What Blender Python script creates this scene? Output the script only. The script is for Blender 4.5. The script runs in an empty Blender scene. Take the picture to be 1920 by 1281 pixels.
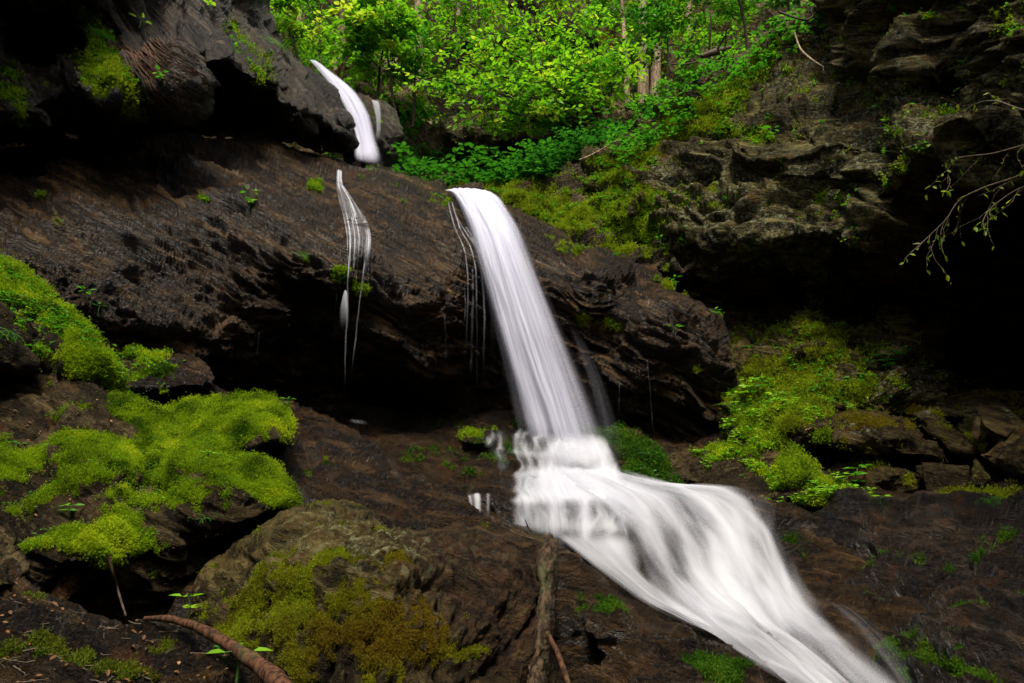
import bpy, math, random, os, time
import numpy as np
T0 = time.time()
Q = float(os.environ.get('SCENE_STEP', '1'))          # mesh coarseness for quick tests
sc = bpy.context.scene
W, H, F = 1920.0, 1281.0, 1280.0
PITCH = math.radians(18)
CAM = np.array([0, 0, 1.6])
cP, sP = math.cos(PITCH), math.sin(PITCH)

# ---------------------------------------------------------------- rays / noise
def ray(px, py):
    x = (np.asarray(px, float) - W / 2) / F
    y = (H / 2 - np.asarray(py, float)) / F
    return np.stack([x, cP - y * sP, sP + y * cP], -1)

def P(px, py, Y):
    d = ray(px, py)
    return CAM + d * (np.asarray(Y, float) / d[..., 1])[..., None]

_r = np.random.RandomState(7)
_perm = np.concatenate([_r.permutation(256)] * 3).astype(np.int64)
_g = _r.normal(size=(256, 3)); _g /= np.linalg.norm(_g, axis=1)[:, None]; _g = _g.astype(np.float32)

def proj(V):
    d = V - CAM; f = d[:, 1] * cP + d[:, 2] * sP; u = -d[:, 1] * sP + d[:, 2] * cP
    return W / 2 + F * d[:, 0] / f, H / 2 - F * u / f

def perlin(p):
    p = p.astype(np.float32); i = np.floor(p).astype(np.int64); f = p - i; i &= 255
    u = f * f * f * (f * (f * 6 - 15) + 10); out = 0
    for dx in (0, 1):
        wx = u[:, 0] if dx else 1 - u[:, 0]; hx = _perm[i[:, 0] + dx]
        for dy in (0, 1):
            wy = u[:, 1] if dy else 1 - u[:, 1]; hy = _perm[hx + i[:, 1] + dy]
            for dz in (0, 1):
                wz = u[:, 2] if dz else 1 - u[:, 2]; g = _g[_perm[hy + i[:, 2] + dz]]
                out = out + wx * wy * wz * ((f[:, 0] - dx) * g[:, 0] + (f[:, 1] - dy) * g[:, 1] + (f[:, 2] - dz) * g[:, 2])
    return out * 1.7

def fbm(p, n=4, gain=.5):
    s = 0; a = 1; t = 0
    for k in range(n):
        s = s + a * perlin(p * 2.03 ** k + 17.3 * k); t += a; a *= gain
    return s / t

def ridged(p, n=4, gain=.5):
    s = 0; a = 1; t = 0
    for k in range(n):
        s = s + a * (1 - 2 * np.abs(perlin(p * 2.07 ** k + 9.1 * k))); t += a; a *= gain
    return s / t

_cell = _r.rand(256, 8).astype(np.float32)
def facets(p, tilt=.6, kap=9.):
    """height field made of tilted broken plates: one plane per worley cell"""
    p = p.astype(np.float32); i = np.floor(p).astype(np.int64); f = p - i
    best = np.full(len(p), 9., np.float32); sec = best.copy(); h = np.zeros(len(p), np.float32); ws = np.full(len(p), 1e-12, np.float32)
    for dx in (-1, 0, 1):
        for dy in (-1, 0, 1):
            for dz in (-1, 0, 1):
                k = _perm[_perm[_perm[(i[:, 0] + dx) & 255] + ((i[:, 1] + dy) & 255)] + ((i[:, 2] + dz) & 255)]
                c = _cell[k]
                v = np.stack([dx + c[:, 0] - f[:, 0], dy + c[:, 1] - f[:, 1], dz + c[:, 2] - f[:, 2]], -1)
                d = (v * v).sum(1)
                hh = (c[:, 3] - .5) + tilt * ((c[:, 4:7] - .5) * v).sum(1) * 2
                m = d < best
                sec = np.where(m, best, np.minimum(sec, d)); best = np.where(m, d, best); wt = np.exp(-kap * d); h = h + wt * hh; ws = ws + wt
    crack = np.clip(1 - (np.sqrt(sec) - np.sqrt(best)) / .14, 0, 1) ** 1.5
    return h / ws, crack

def smooth(x, a, b):
    t = np.clip((x - a) / (b - a), 0, 1); return t * t * (3 - 2 * t)

# ---------------------------------------------------------------- objects
def props(o, label=None, cat=None, group=None, kind=None):
    for k, v in (('label', label), ('category', cat), ('group', group), ('kind', kind)):
        if v: o[k] = v
    return o

def empty(name, loc, **kw):
    o = bpy.data.objects.new(name, None); sc.collection.objects.link(o)
    o.location = [float(c) for c in loc]; return props(o, **kw)

def make_mesh(name, V, Fc, mat, parent=None, attrs=None, uv=None, smooth_=True, origin=None, **kw):
    """V (n,3) world, Fc: (m,3)/(m,4) arrays or list of such"""
    V = np.asarray(V, np.float64)
    if origin is None:
        origin = np.array([V[:, 0].mean(), V[:, 1].mean(), V[:, 2].min()])
    if parent is not None: origin = np.array(parent.location)
    if not isinstance(Fc, list): Fc = [Fc]
    Fc = [np.asarray(f, np.int32) for f in Fc if len(f)]
    me = bpy.data.meshes.new(name)
    nl = sum(f.size for f in Fc); nf = sum(len(f) for f in Fc)
    me.vertices.add(len(V)); me.vertices.foreach_set('co', (V - origin).astype(np.float32).ravel())
    me.loops.add(nl); me.loops.foreach_set('vertex_index', np.concatenate([f.ravel() for f in Fc]))
    tot = np.concatenate([np.full(len(f), f.shape[1], np.int32) for f in Fc])
    st = np.concatenate([[0], np.cumsum(tot)[:-1]]).astype(np.int32)
    me.polygons.add(nf); me.polygons.foreach_set('loop_start', st)
    me.polygons.foreach_set('use_smooth', np.full(nf, smooth_, bool))
    me.update(calc_edges=True)
    for k, a in (attrs or {}).items():
        at = me.attributes.new(k, 'FLOAT', 'POINT'); at.data.foreach_set('value', np.asarray(a, np.float32).ravel())
    if uv is not None:
        l = me.uv_layers.new(name='flow'); idx = np.concatenate([f.ravel() for f in Fc])
        l.data.foreach_set('uv', np.asarray(uv, np.float32)[idx].ravel())
    me.validate()
    me.materials.append(mat)
    o = bpy.data.objects.new(name, me); sc.collection.objects.link(o)
    if parent is not None: o.parent = parent
    else: o.location = [float(c) for c in origin]
    return props(o, **kw)

# ---------------------------------------------------------------- node helper
class NT:
    def __init__(s, name):
        s.m = bpy.data.materials.new(name); s.m.use_nodes = True; s.t = s.m.node_tree; s.t.nodes.clear()
        s.out = s.t.nodes.new('ShaderNodeOutputMaterial')
    def n(s, typ, ins=None, **kw):
        nd = s.t.nodes.new('ShaderNode' + typ)
        for k, v in kw.items(): setattr(nd, k, v)
        for k, v in (ins or {}).items():
            sk = nd.inputs[k]
            if isinstance(v, bpy.types.NodeSocket): s.t.links.new(v, sk)
            elif isinstance(v, bpy.types.Node): s.t.links.new(v.outputs[0], sk)
            else:
                if isinstance(v, (tuple, list)) and len(v) == 3 and sk.type == 'RGBA': v = (*v, 1)
                sk.default_value = v
        return nd
    def math(s, op, a, b=0., clamp=False):
        nd = s.n('Math', {0: a, 1: b}, operation=op); nd.use_clamp = clamp; return nd.outputs[0]
    def ss(s, v, lo, hi):
        nd = s.n('MapRange', {0: v, 1: lo, 2: hi}); nd.interpolation_type = 'SMOOTHSTEP'; return nd.outputs[0]
    def mix(s, f, a, b):
        nd = s.n('MixRGB', {0: f, 1: a, 2: b}); return nd.outputs[0]
    def attr(s, k):
        return s.n('Attribute', attribute_name=k).outputs['Fac']
    def pos(s):
        return s.n('NewGeometry').outputs['Position']
    def noise(s, vec, scale, detail=4, rough=.55, dist=0.):
        return s.n('TexNoise', {'Vector': vec, 'Scale': scale, 'Detail': detail, 'Roughness': rough, 'Distortion': dist}).outputs[0]
    def done(s, sh):
        s.t.links.new(sh.outputs[0], s.out.inputs['Surface']); return s.m

MOSS_HI, MOSS_LO, MOSS_OLD = (.13, .21, .004), (.028, .062, .004), (.15, .105, .008)

def rock_mat(name, dark, mid, light, wet=.5, ang=30, stretch=5, bump=1.0, lich=(.25, .26, .16), fine=1.0, wetsheen=.5, elev=26):
    s = NT(name); p = s.pos()
    q = s.n('Mapping', {'Vector': p, 'Rotation': (math.radians(elev), math.radians(ang), 0), 'Scale': (stretch, 1.5, 1)}, vector_type='TEXTURE').outputs[0]
    n1 = s.noise(q, 2.2, 7, .62, .3)
    n2 = s.noise(p, 1.1, 4, .5)
    n3 = s.noise(q, 14 * fine, 8, .7)
    n4 = s.noise(p, 60 * fine, 3, .7)
    q2 = s.n('Mapping', {'Vector': p, 'Rotation': (math.radians(elev), math.radians(ang), 0), 'Scale': (stretch * 1.6, 1.6, .55)}, vector_type='TEXTURE').outputs[0]
    n5 = s.noise(q2, 5.5, 8, .68, .6)
    c = s.mix(s.ss(n1, .40, .58), dark, mid)
    c = s.mix(s.ss(n5, .51, .45), c, dark)  # crevice shade put into the colour as dark lines along the grain
    c = s.mix(s.math('MULTIPLY', s.ss(n5, .56, .62), .8), c, light)  # painted glints: pale streaks along the foliation edges
    c = s.mix(s.math('MULTIPLY', s.ss(s.noise(p, 34, 3, .8), .50, .72), .5), c, light)
    c = s.mix(s.math('MULTIPLY', s.ss(n3, .48, .70), s.ss(n2, .3, .65)), c, light)
    # iron stains
    c = s.mix(s.math('MULTIPLY', s.ss(s.noise(p, 3.1, 5, .6), .56, .75), .55), c, (.09, .035, .010))
    lm = s.math('MULTIPLY', s.attr('lich'), s.ss(s.noise(p, 16, 7, .75), .50, .62))
    c = s.mix(s.math('MULTIPLY', s.attr('wet'), s.ss(s.noise(p, 7, 5, .7), .25, .5)), c, s.mix(s.ss(n3, .4, .65), (.010, .006, .004), (.050, .026, .012)))
    c = s.mix(lm, c, s.mix(s.noise(p, 9, 3), lich, (.10, .11, .06)))
    mo = s.math('ADD', s.attr('moss'), s.math('MULTIPLY', s.math('SUBTRACT', s.noise(p, 26, 5, .7), .5), .9))
    mm = s.ss(mo, .34, .60)
    mc = s.mix(s.ss(s.noise(p, 5, 4, .6), .4, .62), MOSS_LO, MOSS_HI)
    mc = s.mix(s.attr('old'), mc, MOSS_OLD)
    mc = s.mix(s.ss(s.noise(p, 90, 3, .7), .45, .7), mc, s.mix(.5, mc, (.01, .02, .002)))
    c = s.mix(mm, c, mc)
    r = s.math('ADD', s.math('MULTIPLY', s.noise(p, 6, 5, .65), .45), .50 - .42 * wet)
    r = s.math('ADD', r, s.math('MULTIPLY', s.math('ADD', mm, lm), .6), True)
    spec = s.math('MULTIPLY', s.math('SUBTRACT', 1., mm, True), wetsheen * .32)
    h = s.math('ADD', s.math('ADD', s.math('MULTIPLY', n3, .8), s.math('MULTIPLY', n5, 1.6)), s.math('MULTIPLY', n4, .2 + .5 * wet))
    h = s.math('ADD', h, s.math('MULTIPLY', s.noise(q, 40 * fine, 4, .65, .4), .5))
    h = s.math('ADD', h, s.math('MULTIPLY', s.math('MULTIPLY', s.noise(p, 130, 3, .8), mm), 1.2))
    b = s.n('Bump', {'Strength': min(1, .85 * bump), 'Distance': .09, 'Height': h})
    sh = s.n('BsdfPrincipled', {'Base Color': c, 'Roughness': r, 'Specular IOR Level': spec, 'Normal': b})
    return s.done(sh)

# ---------------------------------------------------------------- relief rocks
def fractal(poly, rough=.06, it=2, seed=0):
    rnd = random.Random(seed); pts = [tuple(p) for p in poly]
    for k in range(it):
        new = []
        for i, a in enumerate(pts):
            b = pts[(i + 1) % len(pts)]; L = math.hypot(b[0] - a[0], b[1] - a[1])
            new.append(a)
            if L > 8:
                o = rnd.gauss(0, 1) * rough * min(L, 60)
                new.append(((a[0] + b[0]) / 2 - (b[1] - a[1]) / L * o, (a[1] + b[1]) / 2 + (b[0] - a[0]) / L * o))
        pts = new
    return np.array(pts)

def poly_sdf(px, py, poly):
    """signed pixel distance to polygon (+ inside) and nearest point"""
    best = np.full(px.shape, 1e18); nx = np.zeros_like(px); ny = np.zeros_like(py); ins = np.zeros(px.shape, bool)
    n = len(poly)
    for i in range(n):
        ax, ay = poly[i]; bx, by = poly[(i + 1) % n]; ex, ey = bx - ax, by - ay
        t = np.clip(((px - ax) * ex + (py - ay) * ey) / (ex * ex + ey * ey + 1e-9), 0, 1)
        qx, qy = ax + t * ex, ay + t * ey; d = (px - qx) ** 2 + (py - qy) ** 2
        m = d < best; best = np.where(m, d, best); nx = np.where(m, qx, nx); ny = np.where(m, qy, ny)
        c = ((ay > py) != (by > py)) & (px < (bx - ax) * (py - ay) / (by - ay + 1e-12) + ax); ins ^= c
    d = np.sqrt(best); return np.where(ins, d, -d), nx, ny

def rbf(ctrl):
    c = np.array([(a[0], a[1], 1 / a[2]) for a in ctrl], float); n = len(c); S = 300.
    phi = lambda r: np.sqrt(r * r + .02)
    X = c[:, :2] / S; R = np.linalg.norm(X[:, None] - X[None], axis=2)
    A = np.zeros((n + 3, n + 3)); A[:n, :n] = phi(R) - 1e-4 * np.eye(n); A[:n, n:] = np.c_[np.ones(n), X]; A[n:, :n] = A[:n, n:].T
    w = np.linalg.lstsq(A, np.r_[c[:, 2], 0, 0, 0], rcond=None)[0]; lo, hi = c[:, 2].min() * .85, c[:, 2].max() * 1.15
    def ev(px, py):
        out = w[n] + w[n + 1] * px / S + w[n + 2] * py / S
        for k in range(n):
            out = out + w[k] * phi(np.hypot(px / S - X[k, 0], py / S - X[k, 1]))
        return 1 / np.clip(out, lo, hi)
    return ev

def blobs(px, py, lst, base):
    o = np.full(px.shape, float(base))
    for b in lst:
        x, y, rx, ry, w = b[:5]; a = math.radians(b[5]) if len(b) > 5 else 0
        dx, dy = px - x, py - y; u = dx * math.cos(a) + dy * math.sin(a); v = -dx * math.sin(a) + dy * math.cos(a)
        o = o + w * np.exp(-((u / rx) ** 2 + (v / ry) ** 2))
    return o

def relief(name, outline, ctrl, mat, step=3.2, rw=40, rd=.5, thick=2.0, ang=30, elev=26, A=(.25, .12, .05, .02), Ls=(1.2, .5, .18), stretch=4,
           moss=(), moss0=-1., lich=(), lich0=0., old=(), old0=0., wetb=(), wet0=0., cush=.025, rough=.06, seed=0, parent=None, bl=1, kap=14., micro=1., strata=1., **kw):
    step *= Q
    poly = fractal(outline, rough, 2, seed + 1)
    x0, y0 = poly.min(0) - 2 * step; x1, y1 = poly.max(0) + 2 * step
    def axis(a, b, lo, hi):                       # coarser outside the picture
        out = [a]
        while out[-1] < b:
            v = out[-1]; out.append(v + (step if lo - 60 < v < hi + 60 else step * 5))
        return np.array(out)
    xs, ys = axis(x0, x1, 0, W), axis(y0, y1, 0, H)
    gx, gy = np.meshgrid(xs, ys)
    sd, nx, ny = poly_sdf(gx, gy, poly)
    Yd = rbf(ctrl)(gx, gy)
    k = np.clip(1 - sd / rw, 0, .96); Yd = Yd + rd * (1 - np.sqrt(1 - k * k))
    ins = sd > 0
    cell = ins[:-1, :-1] | ins[1:, :-1] | ins[:-1, 1:] | ins[1:, 1:]
    used = np.zeros(ins.shape, bool)
    for a, b in ((0, 0), (1, 0), (0, 1), (1, 1)):
        used[a:used.shape[0] - 1 + a, b:used.shape[1] - 1 + b] |= cell
    snap = used & ~ins
    gx2 = np.where(snap, nx, gx); gy2 = np.where(snap, ny, gy)
    Pg = P(gx2, gy2, Yd)
    # normals of the base surface
    du = np.gradient(P(gx, gy, Yd), axis=1); dv = np.gradient(P(gx, gy, Yd), axis=0)
    N = np.cross(du, dv); N /= np.linalg.norm(N, axis=2)[..., None] + 1e-12
    N = np.where((N * (Pg - CAM)).sum(2)[..., None] > 0, -N, N)
    idx = np.full(ins.shape, -1, np.int64); idx[used] = np.arange(used.sum())
    V = Pg[used]; Nv = N[used]; sdv = sd[used]; px, py = gx2[used], gy2[used]
    # displacement
    a = math.radians(ang); t = np.array([math.cos(a), 0, -math.sin(a)]); e_ = math.radians(elev)   # foliation planes dip so that their edges show
    n_ = np.array([math.cos(e_) * math.sin(a), -math.sin(e_), math.cos(e_) * math.cos(a)]); b_ = np.cross(t, n_)
    warp = np.stack([fbm(V * .7 + 3, 2), fbm(V * .7 + 31, 2), fbm(V * .7 + 57, 2)], -1) * .35
    Vw = V + warp + seed * 3.7
    q = np.stack([Vw @ t / stretch, Vw @ n_, Vw @ b_ / 1.6], -1)
    m = blobs(px, py, moss, moss0) + .6 * fbm(q * 2.2 + 5, 3) + 1.1 * fbm(V * 6 + 15, 3) + .5 * perlin(V * 24)
    m = smooth(m, -.1, .6)
    A = (A[0], A[1] * 1.5, A[2] * 1.35, A[3] * 1.0); h = A[0] * fbm(V / Ls[0] + seed, 3)
    f1, c1 = facets(q / Ls[1], .75, kap); h = h + A[1] * (f1 - .32 * c1)
    f2, c2 = facets(q / Ls[2] + 11, .75, kap * .8); h = h + A[2] * (f2 - .42 * c2)
    def blur(hv, it):
        Hf = np.zeros(ins.shape); Wf = used.astype(float); Hf[used] = hv
        for _ in range(it):
            for ax in (0, 1):
                Hf = Hf * Wf; n1 = np.roll(Hf, 1, ax) + np.roll(Hf, -1, ax) + 2 * Hf; d1 = np.roll(Wf, 1, ax) + np.roll(Wf, -1, ax) + 2 * Wf
                Hf = n1 / np.maximum(d1, 1e-6)
        return Hf[used]
    for fr_, am_ in ((1.0, 1.1), (2.3, .6)):
        cv = np.abs(perlin(q * np.array([.6, 1.6, .5]) * fr_ / Ls[1] + 21)); h = h - A[2] * am_ * strata * (1 - smooth(cv, 0, .16)) * smooth(fbm(V * 1.3 + 40 * fr_, 2), -.35, .15)
    if micro:
        f3, c3 = facets(q * np.array([1, 1.3, 1]) / Ls[2] * 2.6 + 5, .9, 8.); h = h + micro * A[3] * 1.3 * (f3 - .5 * c3)
    h = blur(h, bl)
    h = h + A[3] * ridged(q * np.array([1, 2.2, 1.4]) / Ls[2] * 1.6, 4)
    h = h + A[3] * .6 * ridged(q * np.array([1, 3.5, 1.8]) / Ls[2] * 2.4 + 4, 3)
    h = h * (1 - .45 * m) + m * cush * .4 * (.3 + fbm(V * 11, 3) * 2.2)
    edge = smooth(sdv, -2, 18)
    V = V + Nv * (h * (.45 + .55 * edge))[:, None]
    li = np.clip(blobs(px, py, lich, lich0), 0, 1); ol = np.clip(blobs(px, py, old, old0) + .25 * fbm(V * 3 + 9, 3), 0, 1)
    c = np.argwhere(cell)
    quad = np.stack([idx[c[:, 0], c[:, 1]], idx[c[:, 0] + 1, c[:, 1]], idx[c[:, 0] + 1, c[:, 1] + 1], idx[c[:, 0], c[:, 1] + 1]], 1)
    # closing hull behind the rock
    e = np.concatenate([quad[:, [0, 1]], quad[:, [1, 2]], quad[:, [2, 3]], quad[:, [3, 0]]])
    key = np.sort(e, 1); kk = key[:, 0] * (len(V) + 1) + key[:, 1]
    u_, first, cnt = np.unique(kk, return_index=True, return_counts=True)
    be = e[first[cnt == 1]]; bv = np.unique(be)
    cen = V.mean(0); rings = [V]; base = {}
    tofar = V[bv] - CAM; Ld = np.linalg.norm(tofar, axis=1)[:, None]; u1 = tofar / Ld
    mp = np.full(len(V), -1, np.int64); nV = len(V); prev = np.arange(nV); faces = []
    far = []
    for j, (fr, shr) in enumerate(((.35, .02), (.8, .14), (1., .5))):
        ring = V[bv] + u1 * thick * fr
        cc = cen + (cen - CAM) / np.linalg.norm(cen - CAM) * thick * fr
        ring = ring * (1 - shr) + cc * shr
        far.append(ring); cur = np.full(nV, -1, np.int64); cur[bv] = nV + j * len(bv) + np.arange(len(bv))
        faces.append(np.stack([prev[be[:, 0]], prev[be[:, 1]], cur[be[:, 1]], cur[be[:, 0]]], 1)[:, ::-1])
        prev = cur
    cap = nV + 3 * len(bv)
    tri = np.stack([prev[be[:, 1]], prev[be[:, 0]], np.full(len(be), cap)], 1)
    back = cen + (cen - CAM) / np.linalg.norm(cen - CAM) * thick * 1.05
    Vall = np.concatenate([V] + far + [back[None]])
    pad = len(Vall) - nV
    z = lambda arr: np.concatenate([arr, np.zeros(pad)])
    o = make_mesh(name, Vall, [np.concatenate([quad[:, ::-1]] + faces), tri], mat, parent,
                  attrs={'moss': z(m), 'lich': z(li), 'old': z(ol), 'wet': z(np.clip(blobs(px, py, wetb, wet0), 0, 1))}, **kw)
    return o, dict(V=V, N=Nv, px=px, py=py, m=m, old=ol, sd=sdv)

# ---------------------------------------------------------------- moss tufts
def leaf_attr_mat(name, c1, c2, c3, trans=.35, rough=.55, spec=.25):
    s = NT(name); r = s.attr('rnd')
    c = s.mix(s.ss(r, 0., .6), c1, c2); c = s.mix(s.ss(r, .75, 1.), c, c3)
    c = s.mix(s.attr('old'), c, MOSS_OLD)
    d = s.n('BsdfPrincipled', {'Base Color': c, 'Roughness': rough, 'Specular IOR Level': spec})
    t = s.n('BsdfTranslucent', {'Color': c})
    return s.done(s.n('MixShader', {0: trans, 1: d, 2: t}))

def tufts(name, R, mat, n, size=.02, thr=.45, seed=0, parent=None, region=None, blades=4, flat=.5, **kw):
    rs = np.random.RandomState(seed); V, N, m = R['V'], R['N'], R['m']
    ok = (m > thr) & (R['sd'] > 1) & (R['px'] > -80) & (R['px'] < 2000) & (R['py'] > -80) & (R['py'] < 1340)
    if region is not None: ok &= region(R['px'], R['py'])
    cand = np.nonzero(ok)[0]
    if not len(cand): return None
    w = m[cand] ** 2.5; w /= w.sum()
    n = int(n / Q)
    i = cand[rs.choice(len(cand), n, p=w)]; i = np.repeat(i, blades)
    nb = len(i); dist = np.linalg.norm(V[i] - CAM, axis=1)[:, None]
    jit = np.repeat(rs.normal(size=(n, 3)), blades, 0) * dist * .0028
    p = V[i] + jit + rs.normal(size=(nb, 3)) * size * .25 - N[i] * size * .1
    up = N[i] * .7 + np.array([0, 0, .3]) + rs.normal(size=(nb, 3)) * flat
    up /= np.linalg.norm(up, axis=1)[:, None]
    L = size * (.5 + rs.rand(nb, 1)) * (.6 + .6 * m[i][:, None])
    side = np.cross(up, rs.normal(size=(nb, 3))); side /= np.linalg.norm(side, axis=1)[:, None] + 1e-9
    w_ = L * .16
    bend = N[i] * L * .0 + rs.normal(size=(nb, 3)) * L * .2
    a = p - side * w_ * .6; b = p + side * w_ * .6; c = p + up * L * .55 + side * w_; d = p + up * L * .5 - side * w_; e = p + up * L + bend
    VV = np.stack([a, b, c, e, d], 1).reshape(-1, 3); k = np.arange(nb) * 5
    fq = np.stack([k, k + 1, k + 2, k + 4], 1); ft = np.stack([k + 4, k + 2, k + 3], 1)
    rnd = np.repeat(np.clip(.45 * rs.rand(nb) + .55 * (fbm(V[i] * 5 + 2, 3) * 1.8 + .5), 0, 1), 5)
    return make_mesh(name, VV, [fq, ft], mat, parent, attrs={'rnd': rnd, 'old': np.repeat(R['old'][i], 5)}, smooth_=False, **kw)

# ---------------------------------------------------------------- tubes and leaves
def tube(pts, rad, sides=6, V=None, Fq=None):
    pts = np.asarray(pts, float); rad = np.broadcast_to(np.asarray(rad, float), (len(pts),))
    d = np.gradient(pts, axis=0); d /= np.linalg.norm(d, axis=1)[:, None] + 1e-9
    ref = np.array([.13, .21, .97]) if abs(d[0, 2]) < .9 else np.array([.97, .13, .1])
    a = np.cross(d, ref); a /= np.linalg.norm(a, axis=1)[:, None] + 1e-9; b = np.cross(d, a)
    th = np.linspace(0, 2 * np.pi, sides, endpoint=False)
    ring = pts[:, None] + rad[:, None, None] * (np.cos(th)[None, :, None] * a[:, None] + np.sin(th)[None, :, None] * b[:, None])
    off = sum(len(v) for v in V); V.append(ring.reshape(-1, 3))
    n = len(pts); i = np.arange(n - 1)[:, None] * sides; j = np.arange(sides)[None]
    q = np.stack([i + j, i + (j + 1) % sides, i + sides + (j + 1) % sides, i + sides + j], -1).reshape(-1, 4) + off
    Fq.append(q)
    Fq.append(np.array([[off + (n - 1) * sides + (k if k < sides else 0) for k in (0, 1, 2, min(3, sides - 1))]]))

def leaves(p, dirv, nrm, L, wid=.5, rs=None, droop=.2):
    """ovate leaves folded along the midrib; returns V, quads"""
    p = np.asarray(p); n = len(p); L = np.broadcast_to(np.asarray(L), (n,))[:, None]
    d = dirv / (np.linalg.norm(dirv, axis=1)[:, None] + 1e-9)
    s = np.cross(d, nrm); s /= np.linalg.norm(s, axis=1)[:, None] + 1e-9; u = np.cross(s, d)
    w = L * wid * .5; dn = -u * L * .12
    b0 = p; l1 = p + d * L * .28 + s * w * .85 + u * w * .25; l2 = p + d * L * .62 + s * w * .8 + u * w * .2 + dn * .6
    t = p + d * L + dn * (1 + droop); r2 = p + d * L * .62 - s * w * .8 + u * w * .2 + dn * .6; r1 = p + d * L * .28 - s * w * .85 + u * w * .25
    V = np.stack([b0, l1, l2, t, r2, r1], 1).reshape(-1, 3); k = np.arange(n) * 6
    return V, np.concatenate([np.stack([k, k + 1, k + 2, k + 3], 1), np.stack([k, k + 3, k + 4, k + 5], 1)])

# ================================================================ MATERIALS
M = {}
M['slab'] = rock_mat('wet_brown_schist', (.004, .0022, .0010), (.034, .0175, .0050), (.135, .078, .032), wet=.85, ang=28, stretch=5, bump=1.3, wetsheen=.8)
M['purple'] = rock_mat('wet_purple_schist', (.004, .0027, .0017), (.028, .019, .010), (.105, .078, .052), wet=.75, ang=48, stretch=6, wetsheen=.6)
M['cliff'] = rock_mat('dry_cliff_rock', (.007, .0055, .002), (.048, .037, .009), (.15, .125, .042), wet=.15, ang=8, stretch=3, wetsheen=.2)
M['bank'] = rock_mat('mossy_bank_rock', (.009, .006, .003), (.042, .028, .012), (.125, .092, .048), wet=.2, ang=-20, stretch=2.5, wetsheen=.2)
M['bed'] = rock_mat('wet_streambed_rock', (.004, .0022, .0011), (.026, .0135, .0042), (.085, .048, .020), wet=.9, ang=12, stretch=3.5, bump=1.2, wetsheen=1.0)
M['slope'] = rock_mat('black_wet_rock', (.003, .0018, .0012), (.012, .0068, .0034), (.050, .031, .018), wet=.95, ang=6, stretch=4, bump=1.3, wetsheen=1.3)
M['grey'] = rock_mat('grey_schist', (.006, .004, .0018), (.034, .023, .009), (.10, .074, .034), wet=.25, ang=28, stretch=5, wetsheen=.25)
M['boulder'] = rock_mat('ochre_boulder_rock', (.009, .006, .0015), (.046, .032, .008), (.12, .095, .036), wet=.2, ang=20, stretch=2.5, wetsheen=.3, lich=(.21, .20, .10))
M['loose'] = rock_mat('olive_broken_rock', (.008, .005, .002), (.040, .028, .010), (.095, .072, .030), wet=.15, ang=18, stretch=3, wetsheen=.2)
M['soil'] = rock_mat('leaf_litter_slope', (.03, .02, .009), (.10, .075, .038), (.26, .19, .11), wet=.0, ang=50, stretch=1.5, wetsheen=.05)
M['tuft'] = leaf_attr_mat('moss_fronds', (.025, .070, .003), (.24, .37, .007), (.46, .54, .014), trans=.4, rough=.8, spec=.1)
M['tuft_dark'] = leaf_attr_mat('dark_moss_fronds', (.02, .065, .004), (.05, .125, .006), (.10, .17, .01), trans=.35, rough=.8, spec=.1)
M['leaf_bright'] = leaf_attr_mat('young_leaves', (.045, .20, .006), (.20, .46, .010), (.48, .58, .03), trans=.55, rough=.5, spec=.3)  # dark end lowered to suggest uneven light among the leaves
M['leaf_mid'] = leaf_attr_mat('green_leaves', (.03, .16, .008), (.07, .27, .010), (.20, .42, .02), trans=.5, rough=.5, spec=.3)
M['leaf_dark'] = leaf_attr_mat('shade_leaves', (.012, .080, .008), (.03, .15, .012), (.08, .24, .02), trans=.4, rough=.5, spec=.3)
M['litter'] = leaf_attr_mat('fallen_leaves', (.09, .04, .015), (.17, .08, .03), (.30, .16, .07), trans=.15, rough=.7, spec=.2)

def bark(name, c1, c2, scale=1., rough=.8, spec=.2):
    s = NT(name); p = s.pos(); q = s.n('Mapping', {'Vector': p, 'Scale': (1, 1, .18)}).outputs[0]
    n = s.noise(q, 28 * scale, 6, .7); m = s.noise(p, 4 * scale, 4)
    c = s.mix(s.ss(n, .38, .62), c1, c2); c = s.mix(s.math('MULTIPLY', s.ss(m, .5, .7), .5), c, (.05, .06, .02))
    b = s.n('Bump', {'Strength': .8, 'Distance': .01, 'Height': n})
    return s.done(s.n('BsdfPrincipled', {'Base Color': c, 'Roughness': rough, 'Specular IOR Level': spec, 'Normal': b}))
M['bark'] = bark('tree_bark', (.10, .065, .035), (.34, .25, .15))
M['bark_dark'] = bark('dark_bark', (.02, .012, .008), (.08, .05, .03))
M['root'] = bark('red_brown_root', (.015, .006, .003), (.10, .042, .019), 1.6)
M['deadwood'] = bark('weathered_wood', (.007, .004, .002), (.065, .040, .020), 1.2)
M['twig'] = bark('pale_twig', (.05, .035, .022), (.12, .09, .06), 2)
M['stem'] = leaf_attr_mat('green_stem', (.05, .12, .02), (.05, .12, .02), (.05, .12, .02), trans=.1)

# ================================================================ ROCKS
S = dict(kind='structure')
hill, R_hill = relief('hillside', [(-500, -420), (300, -430), (900, -470), (1500, -450), (2500, -420), (2500, 420), (-500, 420)],
    [(0, 350, 13.5), (960, 350, 12.8), (1900, 350, 12), (0, 0, 17), (700, 0, 18.5), (960, 150, 16), (960, 0, 19.5), (1300, 0, 17), (1900, 0, 15),
     (960, -300, 24), (0, -300, 22), (1900, -300, 20), (650, 120, 15.5), (820, 60, 18)],
    M['soil'], step=5, rw=30, rd=.4, thick=3, ang=60, A=(1.0, .5, .2, .06), Ls=(3, 1.6, .5), stretch=1.5,
    moss=[(1100, 60, 260, 60, .5), (600, 160, 120, 60, .4)], moss0=-.25, lich0=.35, old0=.5, seed=1, **S)

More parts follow.
